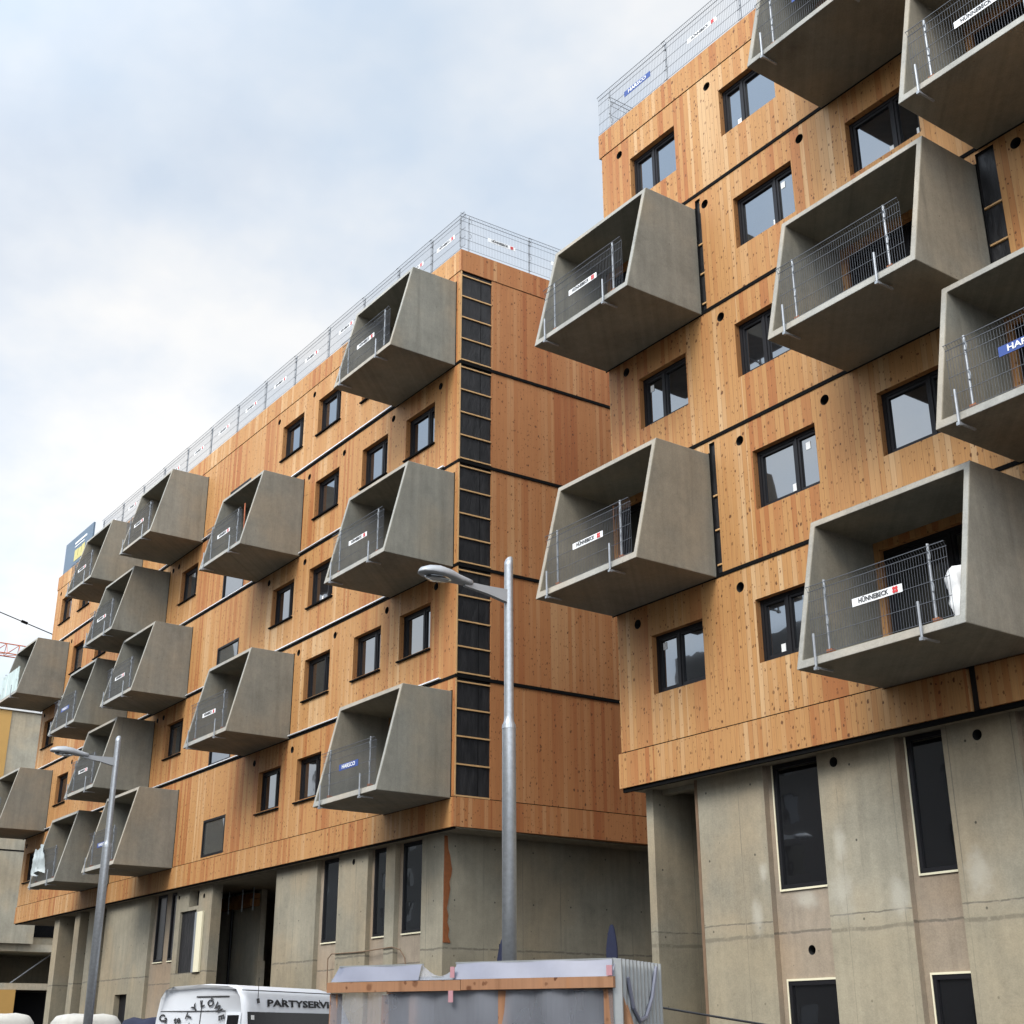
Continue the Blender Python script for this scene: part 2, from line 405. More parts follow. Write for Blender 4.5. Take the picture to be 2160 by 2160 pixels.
# precast balcony shell: wider floor than roof, open front
BW, BH, DB, DT = 3.26, 2.71, 2.13, 1.47
def balcony_mesh():
    import bmesh
    ts, tf, tr = .115, .15, .12
    fy = lambda z: -(DB+(DT-DB)*z/BH)
    o = [(0, 0), (BW, 0), (BW, BH), (0, BH)]; i = [(ts, tf), (BW-ts, tf), (BW-ts, BH-tr), (ts, BH-tr)]
    bm = bmesh.new()
    of = [bm.verts.new((x, fy(z), z)) for x, z in o]; ob = [bm.verts.new((x, 0, z)) for x, z in o]
    nf = [bm.verts.new((x, fy(z), z)) for x, z in i]; nb = [bm.verts.new((x, 0, z)) for x, z in i]
    for k in range(4):
        j = (k+1) % 4
        bm.faces.new((of[k], of[j], ob[j], ob[k])); bm.faces.new((nf[k], nb[k], nb[j], nf[j]))
        bm.faces.new((of[k], nf[k], nf[j], of[j])); bm.faces.new((ob[k], ob[j], nb[j], nb[k]))
    bmesh.ops.recalc_face_normals(bm, faces=bm.faces)
    bmesh.ops.bevel(bm, geom=[e for e in bm.edges], offset=.014, segments=2, affect='EDGES', profile=.5)
    me = bpy.data.meshes.new('balcony'); bm.to_mesh(me); bm.free()
    uv = me.uv_layers.new(name='UVMap').data
    for p in me.polygons:
        n = p.normal
        for li in p.loop_indices:
            c = me.vertices[me.loops[li].vertex_index].co
            uv[li].uv = (c.y, c.z) if abs(n.x) > .6 else (c.x, c.z)
    me.materials.append(M['balcony']); me.materials.append(M['rim'])
    for p in me.polygons:
        if p.normal.y < -.9: p.material_index = 1
    return me
BAL = balcony_mesh()
JOINT_SHADOW = MB().box(-.022, BW+.022, -.012, .0, -.022, .0).box(-.022, BW+.022, -.012, .0, BH, BH+.022).box(-.022, -.0005, -.0115, .0, .0005, BH-.0005).box(BW+.0005, BW+.022, -.0115, .0, .0005, BH-.0005).mesh('joint_shadow', M['joint'])  # black ring drawn round the balcony as joint line and contact shadow
door_rect = lambda uL, zb: (uL+.24, uL+BW-.28, zb+.17, zb+2.44, .16)
def add_balcony(b, uL, zb):
    o = org(b)
    f = local('balcony', BAL, b, (uL-o.x, FY-o.y, zb+EYE-o.z))
    local('joint_shadow', JOINT_SHADOW, f)
    r = door_rect(uL, zb)
    d = add_window(b, r[0], FY, r[2], r[1]-r[0], r[3]-r[2], .5, 'glass_dark', .10, name='balcony_door')
    return f

# ------------------------------------------------------------------ window, vent and balcony schedule
A_bal = [(-21.25, 4), (-21.30, 2), (-14.27, 3), (-14.24, 1), (-11.06, 2), (-14.21, 5), (-10.94, 4)]
B_bal = [(-31.09, 5), (-31.05, 3), (-31.02, 1), (-40.25, 4), (-40.22, 2), (-48.66, 5), (-55.2, 5), (-51.83, 4),
         (-48.92, 3), (-55.15, 3), (-51.93, 2), (-48.86, 1), (-55.21, 1), (-64.12, 4), (-64.2, 2)]
zb_of = lambda row: (J[row-1] if row < 6 else 0) - .03
A_win = [(-20.11,-18.52,5,.44),(-17.03,-15.38,5,.36),(-16.83,-15.14,4,.64),(-13.69,-12.0,4,.62),(-20.13,-18.57,3,.44),
         (-17.06,-15.4,3,.42),(-16.83,-15.18,2,.62),(-13.68,-12.05,2,.64),(-17.05,-15.4,1,.42),(-20.08,-18.53,1,.44)]
B_win = [(-36.25,-34.65,5),(-38.9,-37.3,5),(-33.25,-31.65,5),(-62.92,-61.3,5),(-60.15,-58.6,5),(-30.45,-28.87,4),(-33.05,-31.5,4),
         (-36.15,-34.53,4),(-47.3,-45.7,4),(-60.18,-58.67,4),(-57.0,-55.5,4),(-38.88,-37.3,3),(-36.25,-34.6,3),(-63.2,-61.46,3),
         (-33.1,-31.52,2),(-30.5,-28.88,2),(-36.2,-34.55,2),(-47.4,-45.8,2),(-60.2,-58.68,2),(-36.35,-34.79,1),(-39.03,-37.45,1),(-63.35,-61.8,1)]
A_vent = [(-20.5,5),(-17.38,5),(-14.86,4),(-17.69,4),(-10.2,3),(-17.44,3),(-20.55,3),(-17.15,2),(-14.88,2),(-17.42,1),(-20.5,1)]
B_vent = [(-36.6,5),(-39.26,5),(-63.24,5),(-31.2,4),(-28.58,4),(-34.25,4),(-36.63,4),(-47.69,4),(-48.27,4),(-60.56,4),(-36.6,3),(-39.22,3),
          (-63.39,3),(-28.62,2),(-31.22,2),(-34.28,2),(-36.67,2),(-47.8,2),(-48.42,2),(-58.34,2),(-36.72,1),(-39.39,1),(-63.52,1)]
front = lambda u, d, z: (u, FY+d, z)

def facade(b, u0, u1, wins, vents, bals, slots, flush, extra_left):
    rects = [(w[0], w[1], J[w[2]-1]+1.04, J[w[2]-1]+2.30) for w in wins]
    rects += [door_rect(u, zb_of(r)) for u, r in bals] + [(a, c, z0, z1, .06) for a, c, z0, z1 in slots]
    rects += [(a, c, z0, z1, .05) for a, c, z0, z1 in flush]
    W, V, H = wall(front, u0, u1, 5.535, THIN-.012, rects, [(u, J[r-1]+2.66, .105) for u, r in vents])
    part('front_cladding', W, 'wood', b); nw = len(wins)+len(bals)
    parts('window_reveal', V[:nw], 'reveal', b); parts('slot_reveal', V[nw:nw+len(slots)], 'black', b); parts('window_reveal', V[nw+len(slots):], 'reveal', b); parts('vent_pipe', H, 'hole', b)
    for i in range(1, 5): part('joint_strip', MB().box(u0, u1, FY-.018, FY+.01, J[i]-.045, J[i]+.034), 'joint', b)
    return W

def slot_back(b, slots):
    for a, c, z0, z1 in slots:
        part('membrane', MB().box(a+.001, c-.001, FY+.06, FY+.09, z0-.02, z1+.02), 'black', b)
        n = max(1, int((z1-z0)/.75))
        m = MB()
        for k in range(n): z = z0+.2+k*.75; m.box(a+.005, c-.005, FY+.02, FY+.058, z, z+.035)
        part('batten', m, 'batten', b)

# ---- right building
bA = thing('timber_apartment_building', 'nearer larch clad apartment block on the right, above a concrete base with tall dark windows', 'building', (-10, 25, GND), 'larch clad apartment blocks')
AX0, AX1 = -21.17, 4.0
slotsA = [(-17.99, -17.83, 14.62, 17.5), (-18.03, -17.87, 8.6, 11.5), (-10.99, -10.62, 11.65, 14.5), (-11.05, -10.88, 4.9, 5.5)][:3]
facade(bA, AX0, AX1, A_win, A_vent, A_bal, slotsA, [], True)
slot_back(bA, slotsA)
stk = {0: [(.9,.2)], 1: [(.22,.12)], 2: [(.55,.1), (.72,.7)], 3: [(.5,.08), (.88,.1)], 4: [(.12,.72)], 6: [(.5,.12), (.75,.7)], 7: [(.62,.08)], 8: [(.25,.12)], 9: [(.1,.75)]}
for k, (a, c, r, q) in enumerate(A_win):
    add_window(bA, a, FY, J[r-1]+1.04, c-a, 1.26, q, 'glass', .13, None, stk.get(k, ()))
for u, r in A_bal: add_balcony(bA, u, zb_of(r))
part('parapet_fascia', MB().box(-21.26, AX1, FY-.012, FY+.3, THIN+.012, TOP), 'wood', bA)
part('lower_fascia', MB().box(-21.26, -12.57, FY-.012, FY+.2, BOT, 5.512).box(-12.40, AX1, FY-.012, FY+.2, BOT, 5.512), 'wood', bA)
part('membrane', MB().box(-12.571, -12.399, FY+.08, FY+.16, BOT, 5.53), 'black', bA)
part('groove_strip', MB().box(AX0, AX1, FY+.02, FY+.05, 5.50, 5.55).box(AX0, AX1, FY+.02, FY+.05, THIN-.03, THIN+.03), 'joint', bA)
part('side_membrane', MB().box(AX0, AX0+.1, FY+.012, 32, 5.535, THIN), 'black', bA)
m = MB()
for i in range(5):
    for k in range(4): z = J[i]+.35+k*.74; m.box(AX0-.05, AX0-.002, FY+.03, FY+.07, z, z+.04)
part('batten', m, 'batten', bA)
part('drip_edge', MB().box(-21.2, AX1, FY+.03, FY+.10, BOT-.085, BOT-.004), 'joint', bA)
part('soffit', MB().box(-21.2, AX1, FY+.104, 22, BOT-.03, BOT+.1), 'base_a', bA)
part('roof', MB().box(AX0, AX1, FY+.31, 32, TOP-.5, TOP-.3), 'plaster', bA)
part('rear_wall', MB().box(AX0+.11, AX1, 31.8, 32.1, GND, TOP-.52).box(AX1-.2, AX1-.001, FY+.35, 31.79, GND, TOP-.52), 'plaster', bA)
YA = 18.45
nic = [(-17.62, -16.26), (-14.50, -13.52), (-12.10, -10.9), (-8.6, -7.4), (-5.4, -4.2), (-2.2, -1.0)]
mpA = lambda u, d, z: (u, YA+d, z)
W, V, H = wall(mpA, -19.42, AX1, GND, BOT-.032, [(a, c, GND-.01, BOT-.02, .13) for a, c in nic], [(-15.87, 4.55, .09), (-12.84, 4.51, .09), (-9.7, 4.5, .09)])
part('base_wall', W, 'base_a', bA); parts('niche_side', V, 'infill', bA); parts('vent_pipe', H, 'hole', bA)
for i, (a, c) in enumerate(nic):
    w0 = a+.13; Wn, Vn, Hn = wall(lambda u, d, z: (u, YA+.13+d, z), a, c, GND, BOT-.032, [(w0, c-.001, 2.44, 4.75, .1), (w0, c-.001, -.9, .93, .1)], [(-16.86, 1.40, .085)] if i == 0 else [])
    part('infill_panel', Wn, 'infill', bA); parts('niche_side', Vn, 'infill', bA)
    parts('vent_pipe', Hn, 'hole', bA)
    f = add_window(bA, w0+.03, YA+.05, 2.475, c-w0-.04, 2.27, 0, 'glass_dark', .06, name='tall_window')
    local('foam_trim', MB().box(-.03, 0, -.012, .05, -.035, 2.27).box(.001, c-w0-.04, -.012, .05, -.035, 0).mesh('foam_trim', M['cream']), f)
    f = add_window(bA, w0+.03, YA+.05, -.87, c-w0-.04, 1.765, 0, 'glass_dark', .06, name='lower_window')
    local('foam_trim', MB().box(-.03, 0, -.012, .05, 0, 1.8).box(.001, c-w0-.04, -.012, .05, 1.765, 1.8).mesh('foam_trim', M['cream']), f)
part('fin_wall', MB().box(-20.97, -20.76, YA, 21.4, GND, BOT-.034), 'base_a', bA)
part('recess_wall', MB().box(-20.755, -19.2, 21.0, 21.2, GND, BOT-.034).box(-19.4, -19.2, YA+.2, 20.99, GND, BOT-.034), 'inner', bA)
part('edge_board', MB().box(-19.50, -19.424, YA-.004, YA+.2, GND, BOT-.034), 'edge', bA)
part('soffit_beam', MB().box(-20.75, -19.51, YA+.25, YA+.45, BOT-.13, BOT-.034), 'base_a', bA)

# ---- left building
bB = thing('timber_apartment_building', 'farther larch clad apartment block on the left with a black strip at its corner', 'building', (-45, 25, GND), 'larch clad apartment blocks')
BX0, BX1 = -63.85, -27.6
flush = [(-43.15, -41.35, J[i]+.07, J[i]+(1.27 if i else 1.3)) for i in range(5)]
facade(bB, BX0, BX1, B_win, B_vent, B_bal, [], flush, False)
for k, (a, c, r) in enumerate(B_win):
    add_window(bB, a, FY, J[r-1]+1.0, c-a, 1.30, .66, 'blind' if k in (9, 8, 17) else 'glass', .15, True, [(.9, .75)] if k in (3, 5, 7, 16, 19) else ([(.35, .1)] if k in (0, 1, 12) else ()))
for i, (a, c, z0, z1) in enumerate(flush): add_window(bB, a, FY, z0, c-a, z1-z0, 0, 'blind' if i in (0, 2) else 'glass', -.006, None, name='stair_window')
for u, r in B_bal: add_balcony(bB, u, zb_of(r))
for i in range(1, 5): part('flashing', MB().box(BX0, -28.3, FY-.075, FY-.002, J[i]+.042, J[i]+.075), 'zinc', bB)
SS, CS = math.sin(.0313), math.cos(.0313)
side = lambda u, d, z: (BX1+SS*u-d*CS, FY+CS*u+d*SS, z)          # u runs back from the corner
W, V, H = wall(side, 1.06, 14., 5.535, THIN-.012, [], [])
W2, _, _ = wall(side, 0., 1.06, 5.535, THIN-.012, [(0.035, 1.061, 5.55, THIN-.02, 0)], [])
W.v += W2.v and [];
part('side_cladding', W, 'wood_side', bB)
cut = MB();
for (a, c) in ((1.06, 1.06),): cut.face(side(a,0,5.535), side(a,.05,5.535), side(a,.05,THIN-.012), side(a,0,THIN-.012))
part('membrane_edge', cut, 'reveal', bB)
def sbox(m, u0, u1, d0, d1, z0, z1):
    return m.hexa([side(u, d, z) for z in (z0, z1) for d in (d0, d1) for u in (u0, u1)])
part('corner_board', sbox(MB(), .0, .035, -.012, .06, 5.535, THIN-.012), 'batten', bB)
part('membrane', sbox(MB(), .036, 1.058, .035, .06, 5.535, THIN-.012), 'black', bB)
part('membrane_seam', sbox(MB(), .70, .712, .030, .034, 5.535, THIN-.012), 'joint', bB)
for i in range(5):
    top = J[i+1] if i < 4 else THIN
    n = 5
    for k in range(n):
        z = J[i]+.10+(top-J[i]-.24)*k/(n-1)
        if i == 0 and k == 0: z = J[0]+.02
        b = part('batten', sbox(MB(), .037, 1.056, -.004, .034, z-.019, z+.019), 'batten', bB)
for i in range(1, 5): part('joint_strip', sbox(MB(), -.02, 14., -.025, .012, J[i]-.05, J[i]+.04), 'joint', bB)
part('parapet_fascia', MB().box(BX0-.08, BX1-.10, FY-.012, FY+.3, THIN+.012, TOP), 'wood', bB)
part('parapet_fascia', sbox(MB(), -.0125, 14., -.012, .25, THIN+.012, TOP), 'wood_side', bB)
part('lower_fascia', MB().box(BX0-.08, BX1-.10, FY-.012, FY+.2, BOT, 5.512), 'wood', bB)
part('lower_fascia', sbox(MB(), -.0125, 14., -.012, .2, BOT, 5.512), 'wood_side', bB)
part('groove_strip', sbox(sbox(MB().box(BX0, BX1-.02, FY+.02, FY+.05, 5.50, 5.55).box(BX0, BX1-.02, FY+.02, FY+.05, THIN-.03, THIN+.03), 0.03, 14, .02, .05, 5.50, 5.55), .03, 14, .02, .05, THIN-.03, THIN+.03), 'joint', bB)
part('drip_edge', MB().box(BX0, BX1-.05, FY+.03, FY+.09, BOT-.05, BOT-.004), 'joint', bB)
part('soffit', MB().box(BX0, BX1-.04, FY+.094, 31.8, BOT-.03, BOT+.1), 'base_b', bB)
part('roof', MB().box(BX0, BX1-.3, FY+.31, 32, TOP-.5, TOP-.3), 'plaster', bB)
part('rear_wall', MB().box(BX0, BX1-.3, 31.8, 32.1, GND, TOP-.52), 'plaster', bB)
part('end_cladding', MB().box(BX0, BX0+.15, FY+.012, 31.79, 5.535, THIN), 'black', bB)
m = MB()
for i in range(5):
    for k in range(4): z = J[i]+.35+k*.74; m.box(BX0-.05, BX0-.002, FY+.03, FY+.07, z, z+.05)
part('batten', m, 'batten', bB)
YB, BXB = 18.3, -28.5
mpB = lambda u, d, z: (u, YB+d, z)
ZT = BOT-.032
nicB = [(-30.85, -29.52), (-32.3, -31.33), (-35.24, -33.95), (-48.0, -45.66)]
opB = [(-42.62, -37.88, GND-.01, 4.72, .35), (-44.55, -43.72, 4.12, 4.68, .3), (-45.24, -43.85, 2.0, 4.0, .3), (-50.87, -49.65, GND-.01, 1.46, .25)]
W, V, H = wall(mpB, -52.7, BXB, GND, ZT, [(a, c, GND-.01, BOT-.02, .14) for a, c in nicB]+opB, [(-33.1, 4.5, .08), (-45.45, 4.5, .07), (-43.3, 4.4, .08)])
part('base_wall', W, 'base_b', bB); parts('niche_side', V, 'base_b', bB); parts('vent_pipe', H, 'hole', bB)
part('base_side_wall', MB().face((BXB, YB, GND), (BXB, 31.7, GND), (BXB, 31.7, ZT), (BXB, YB, ZT)), 'base_b', bB)
tall = [(0, -30.66, -29.53), (1, -32.16, -31.34), (2, -35.05, -33.96), (3, -47.72, -46.86), (3, -46.42, -45.67)]
for q, (a, c) in enumerate(nicB):
    ws = [(x0, x1) for k, x0, x1 in tall if k == q]
    Wn, Vn, _ = wall(lambda u, d, z: (u, YB+.14+d, z), a, c, GND, ZT, [(x0, x1, 2.46, 4.74, .1) for x0, x1 in ws], [])
    part('infill_panel', Wn, 'infill', bB); parts('niche_side', Vn, 'infill', bB)
    for x0, x1 in ws:
        f = add_window(bB, x0, YB+.06, 2.465, x1-x0, 2.27, 0, 'glass' if q < 3 else 'void', .07, name='tall_window')
        local('sill', MB().box(0, x1-x0, -.03, .06, -.04, -.004).mesh('sill', M['cream']), f)
part('small_opening', MB().box(-44.56, -43.71, YB+.3, YB+.33, 4.1, 4.7), 'hole', bB)
part('window_box', MB().box(-45.23, -43.86, YB+.08, YB+.3, 2.01, 3.99), 'black', bB)
part('side_shutter', MB().box(-43.58, -43.14, YB-.08, YB-.01, 1.99, 3.9), 'cream', bB)
part('shutter_frame', MB().box(-43.80, -43.585, YB-.06, YB-.002, 1.99, 3.9), 'galv', bB)
part('service_door', MB().box(-50.86, -49.66, YB+.2, YB+.25, GND, 1.45), 'frame', bB)
part('passage_wall', MB().box(-48.5, -43.5, 20.5, 20.7, GND, ZT).box(-43.46, -43.40, 20.45, 20.72, GND, 2.4), 'far', bB)
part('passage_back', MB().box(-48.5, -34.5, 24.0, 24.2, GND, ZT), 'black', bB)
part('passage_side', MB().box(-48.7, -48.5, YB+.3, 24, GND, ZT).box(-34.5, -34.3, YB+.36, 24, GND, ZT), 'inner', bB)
part('hanging_formwork', MB().box(-46.4, -43.55, 20.1, 20.46, 4.2, 4.42).box(-46.4, -43.55, 20.2, 20.46, 4.44, 4.62), 'reveal', bB)
for x in (-46.5, -45.1, -43.98, -43.1): part('steel_prop', MB().tube((x, 20.0, 4.0), (x, 20.0, ZT), .025), 'galv', bB)
part('downpipe', MB().tube((-45.4, 20.3, GND), (-45.4, 20.3, ZT), .05), 'black', bB)
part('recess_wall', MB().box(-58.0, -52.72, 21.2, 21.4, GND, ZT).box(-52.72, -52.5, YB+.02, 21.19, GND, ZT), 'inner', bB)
part('rusty_panel', MB().box(-53.9, -52.95, 20.0, 20.06, GND, 4.0), 'orange', bB)
for x0, x1 in ((-58.98, -58.33), (-56.36, -55.74), (-54.66, -53.75)): part('column', MB().box(x0, x1, YB, YB+1.0, GND, ZT), 'base_b', bB)
# orange foam seam up the corner of the base, ragged on one side
fo = MB(); zs = [2.13+k*.16 for k in range(17)]; wd = [.7*q for q in (.30, .20, .24, .16, .20, .13, .18, .22, .26, .22, .30, .33, .28, .24, .16, .14, .12)]
for k in range(16):
    a, b = zs[k], zs[k+1]
    fo.hexa([(x, y, z) for z, w in ((a, wd[k]), (b, wd[k+1])) for y in (YB+.012, YB+.012+w) for x in (BXB-.001, BXB+.022)])
part('foam_seal', fo, 'orange', bB)
part('cable_pipe', MB().path([(-34.28, YB-.03, 1.2), (-34.30, YB-.03, 2.0), (-34.1, YB-.03, 2.12), (-32.4, YB-.03, 2.10), (-30.85, YB-.03, 2.14), (-30.45, YB-.03, 2.06), (-30.2, YB-.03, 1.85), (-30.1, YB-.03, 1.4)], .014), 'edge', bB)

# ------------------------------------------------------------------ guard barriers
def mesh_panel(w, z0, z1, step=.05, wire=.0023):
    m = MB(); n = int(round(w/step))
    for k in range(n+1):
        x = w*k/n; m.box(x-wire, x+wire, -wire, wire, z0, z1-.07)
        m.hexa([(x+dx, y+dy, z) for z, y in ((z1-.07, 0), (z1, -.05)) for dy in (-wire, wire) for dx in (-wire, wire)])
    for z in (z0, z0+.30, z0+.60, z0+.90): m.box(-.01, w+.01, -.010, -.0036, z-.004, z+.004)
    m.box(-.01, w+.01, -.056, -.046, z1-.005, z1+.005); m.box(-.01, w+.01, -.006, .006, z1-.075, z1-.065)
    return m.mesh('mesh_panel', M['wire'])
def post_mesh(z0, z1):
    m = MB().tube((0, 0, z0), (0, 0, z1), .022)
    for z in (z1-.22, z1-.72): m.path([(.015, -.03, z+.1), (.055, -.05, z+.06), (.06, -.05, z), (.045, -.04, z-.05), (.0, -.02, z-.03)], .010, 5)
    return m.mesh('post', M['galv'])
bal_panel = mesh_panel(2.72, .19, 1.33); bal_post = post_mesh(.2, 1.40)
clamp_me = MB().tube((0, -.05, -.07), (0, -.05, .5), .021).box(-.03, .03, -.08, -.02, -.10, -.05).box(-.018, .018, -.06, .34, -.075, -.045).mesh('clamp', M['galv'])
foot_me = MB().box(-.05, .06, -.03, .07, .13, .23).mesh('post_foot', M['rust'])
sign_w = MB().box(-.49, .49, -.012, -.006, -.065, .065).mesh('sign', M['sign_white'])
sign_b = MB().box(-.49, .49, -.012, -.006, -.08, .08).mesh('sign', M['sign_blue'])
emb = MB()
for dx in (-.026, .026):
    for dz in (-.026, .026): emb.tube((dx, .0, dz), (dx, -.004, dz), .027, 10)
emb = emb.mesh('emblem', M['red'])
def add_sign(parent, kind, x, y, z, rz=0.):
    s = local('sign', sign_w if kind == 'H' else sign_b, parent, (x, y, z), (0, 0, rz))
    if kind == 'H':
        local('lettering', text_mesh('HÜNNEBECK', .078, 'ink', .92), s, (-.07, -.0165, 0), (R(90), 0, 0))
        local('emblem', emb, s, (.36, -.0165, 0))
    else: local('lettering', text_mesh('HARSCO', .10, 'sign_white', 1.25), s, (0, -.0165, 0), (R(90), 0, 0))
def barrier(uL, row, kind, label, extra=None):
    zb = zb_of(row)
    t = thing('balcony_barrier', label, 'safety barrier', (uL, FY-2.03, zb), 'temporary mesh barriers on the balconies')
    if kind != 'G':
        local('mesh_panel', bal_panel, t, (.30, 0, 0))
    else:
        local('glass_panel', MB().box(.3, 3.0, -.01, .01, .2, 1.3).mesh('glass_panel', M['paleglass']), t)
    for x in (.62, 2.68):
        p = local('post', bal_post, t, (x, .035, 0)); local('post_foot', foot_me, p)
        local('clamp', clamp_me, t, (x-.17, -.085, 0))
    if kind in 'HB' : add_sign(t, kind, 1.68, 0, .84)
    return t
G = 'left block'
barrier(*[-21.25, 4, 'H'], 'mesh barrier on the upper of two balconies at the nearer block left edge')
barrier(*[-21.30, 2, 'H'], 'mesh barrier on the lower of two balconies at the nearer block left edge')
barrier(*[-14.27, 3, 'N'], 'mesh barrier without any sign on the wide central balcony of the nearer block, posts gleaming')
barrier(*[-14.24, 1, 'H'], 'mesh barrier with crisp white lettered sign on the lowest balcony of the nearer block')
barrier(*[-11.06, 2, 'B'], 'mesh barrier with blue sign on the balcony cut off by the right photo edge')
barrier(*[-14.21, 5, 'B'], 'mesh barrier on the highest balcony, cut off by the top photo edge, small blue sign')
barrier(*[-10.94, 4, 'H'], 'mesh barrier with white sign on the balcony in the top right photo corner')
barrier(*[-31.09, 5, 'H'], 'mesh barrier with leaning posts on the top balcony by the farther block corner')
barrier(*[-31.05, 3, 'H'], 'mesh barrier on the middle balcony beside the black corner strip')
barrier(*[-31.02, 1, 'B'], 'mesh barrier with blue sign on the lowest balcony beside the black corner strip')
tb = barrier(*[-40.25, 4, 'H'], 'mesh barrier beside a red pole on the upper balcony second from the corner')
barrier(*[-40.22, 2, 'H'], 'mesh barrier on the lower balcony second from the black corner strip')
barrier(*[-48.66, 5, 'H'], 'mesh barrier on the roof level balcony just right of the leftmost roof level balcony')
barrier(*[-55.2, 5, 'H'], 'mesh barrier on the roof level balcony in front of the blue billboard')
barrier(*[-51.83, 4, 'H'], 'mesh barrier on the only fourth storey balcony below the leftmost roof level pair')
barrier(*[-48.92, 3, 'H'], 'mesh barrier on the third storey balcony nearest the column of glazed stair windows')
barrier(*[-55.15, 3, 'B'], 'mesh barrier with blue sign on the third storey balcony partly hidden by its right neighbour')
barrier(*[-51.93, 2, 'H'], 'mesh barrier on the balcony directly behind the head of the far street lamp')
barrier(*[-48.86, 1, 'B'], 'mesh barrier on the bottom balcony crossed by the far street lamp pole')
barrier(*[-55.21, 1, 'N'], 'mesh barrier with a white tarpaulin hung on it on the bottom left balcony')
barrier(*[-64.12, 4, 'G'], 'pale glass panel barrier on the upper balcony at the far left edge')
barrier(*[-64.2, 2, 'N'], 'mesh barrier without sign on the lower balcony cut by the left photo edge')
solo('red_pole', MB().tube((-37.6, 16.25, J[3]+.14), (-37.55, 16.2, J[3]+1.6), .022), 'cranered', 'red steel prop standing on the upper second column balcony', 'prop', (-37.6, 16.25, J[3]+.13))

def tarp(x0, x1, y, z0, z1, seed, amp=.12):
    rnd = random.Random(seed); m = MB(); nu, nz = 14, 9; P = []
    for k in range(nz+1):
        row = []
        for i in range(nu+1):
            a = i/nu; c = k/nz
            row.append((x0+(x1-x0)*(a+.04*math.sin(9*c+seed)), y+amp*math.sin(a*17+c*3+seed)*(.3+.7*(1-c))*.8+rnd.uniform(-.02, .02), z0+(z1-z0)*c + (.10*math.sin(a*7+seed) if k in (0, nz) else 0)))
        P.append(row)
    for k in range(nz):
        for i in range(nu): m.face(P[k][i], P[k][i+1], P[k+1][i+1], P[k+1][i])
    return m
solo('tarpaulin', tarp(-54.5, -53.4, 15.82, J[0]+.45, J[0]+1.42, 3, .16), 'oldtarp', 'crumpled white tarpaulin hanging over the mesh on the bottom left balcony', 'tarpaulin', (-53.8, 15.85, J[0]+.3), None, True)
roll = MB(); rings = []
for k in range(9):
    c = k/8; rr = .17+.03*math.sin(k*2.1); rings.append([(-11.88+rr*math.cos(t)+.05*math.sin(3*t+k), 17.15+rr*math.sin(t), J[0]+.13+1.18*c) for t in [2*math.pi*q/14 for q in range(14)]])
roll.loft(rings)
solo('wrapped_roll', roll, 'sign_white', 'white plastic wrapped roll on the lowest balcony of the nearer block', 'roll', (-11.88, 17.15, J[0]+.12), None, True)

# ------------------------------------------------------------------ roof guards
rg_post = post_mesh(-.05, 1.28)
def guard_run(label, pts, signs, rz, base, ext=(.05, .05)):
    """pts along the run in local x; rz rotation of the run"""
    t = thing('roof_guard', label, 'guard rail', base, 'temporary mesh guards along the roof edges', rz)
    for x in pts: local('post', rg_post, t, (x, 0, 0))
    for k, (a, b) in enumerate(zip(pts, pts[1:])):
        e0 = ext[0] if k == 0 else .05; e1 = ext[1] if k == len(pts)-2 else .05
        w = b-a+e0+e1; me = mesh_panel(w, .12, 1.24, .055, .0018)
        local('mesh_panel', me, t, (a-e0, -.03 - .012*(k % 2), 0))
        if signs[k] != 'N': add_sign(t, signs[k], (a+b)/2+.05, -.045, .68)
    return t
guard_run('wire mesh guard along the street side roof edge of the nearer block', [.35, 2.5, 5.0, 7.5, 10.0, 12.5], 'BHHHH', 0, (-21.25, FY+.10, TOP), (.4, .05))
bp = [-58.1, -55.5, -53.0, -50.6, -48.1, -45.7, -43.2, -40.8, -38.4, -35.9, -33.5, -31.3, -29.35, -27.8]
guard_run('long wire mesh guard along the street side roof edge of the farther block', [x+58.1 for x in bp], 'H'*len(bp), 0, (-58.1, FY+.10, TOP), (.05, .30))
guard_run('short wire mesh guard along the gap side roof edge of the farther block', [.30, 2.45, 4.9, 7.3, 9.7], 'HHHH', R(90)-.0313, (BX1-.08, FY, TOP), (.33, .05))
# small corner meshes returning at the near block left end
guard_run('wire mesh guard return running back from the left roof corner of the nearer block', [.3, 2.7, 5.1], 'NN', R(90), (-21.15, FY, TOP))

bb = thing('billboard', 'dark blue advertising billboard with yellow block standing on the far roof edge', 'billboard', (-61.8, FY+.15, TOP))
part('panel', MB().box(-63.8, -59.75, FY+.12, FY+.20, TOP+.02, TOP+1.72), 'billboard', bb)
part('yellow_block', MB().box(-62.25, -61.75, FY+.108, FY+.116, TOP+.42, TOP+.98).box(-61.70, -61.25, FY+.108, FY+.116, TOP+.42, TOP+.95).box(-61.2, -60.75, FY+.108, FY+.116, TOP+.42, TOP+1.0).box(-62.25, -60.75, FY+.109, FY+.117, TOP+.40, TOP+.6), 'yellow', bb)
part('pale_line', MB().box(-62.3, -60.6, FY+.108, FY+.116, TOP+1.30, TOP+1.40).box(-62.3, -60.9, FY+.108, FY+.116, TOP+1.14, TOP+1.19), 'sign_white', bb)
part('support', MB().tube((-63.0, FY+.25, TOP-.3), (-63.0, FY+.25, TOP+1.6), .04).tube((-60.5, FY+.25, TOP-.3), (-60.5, FY+.25, TOP+1.6), .04), 'galv', bb)

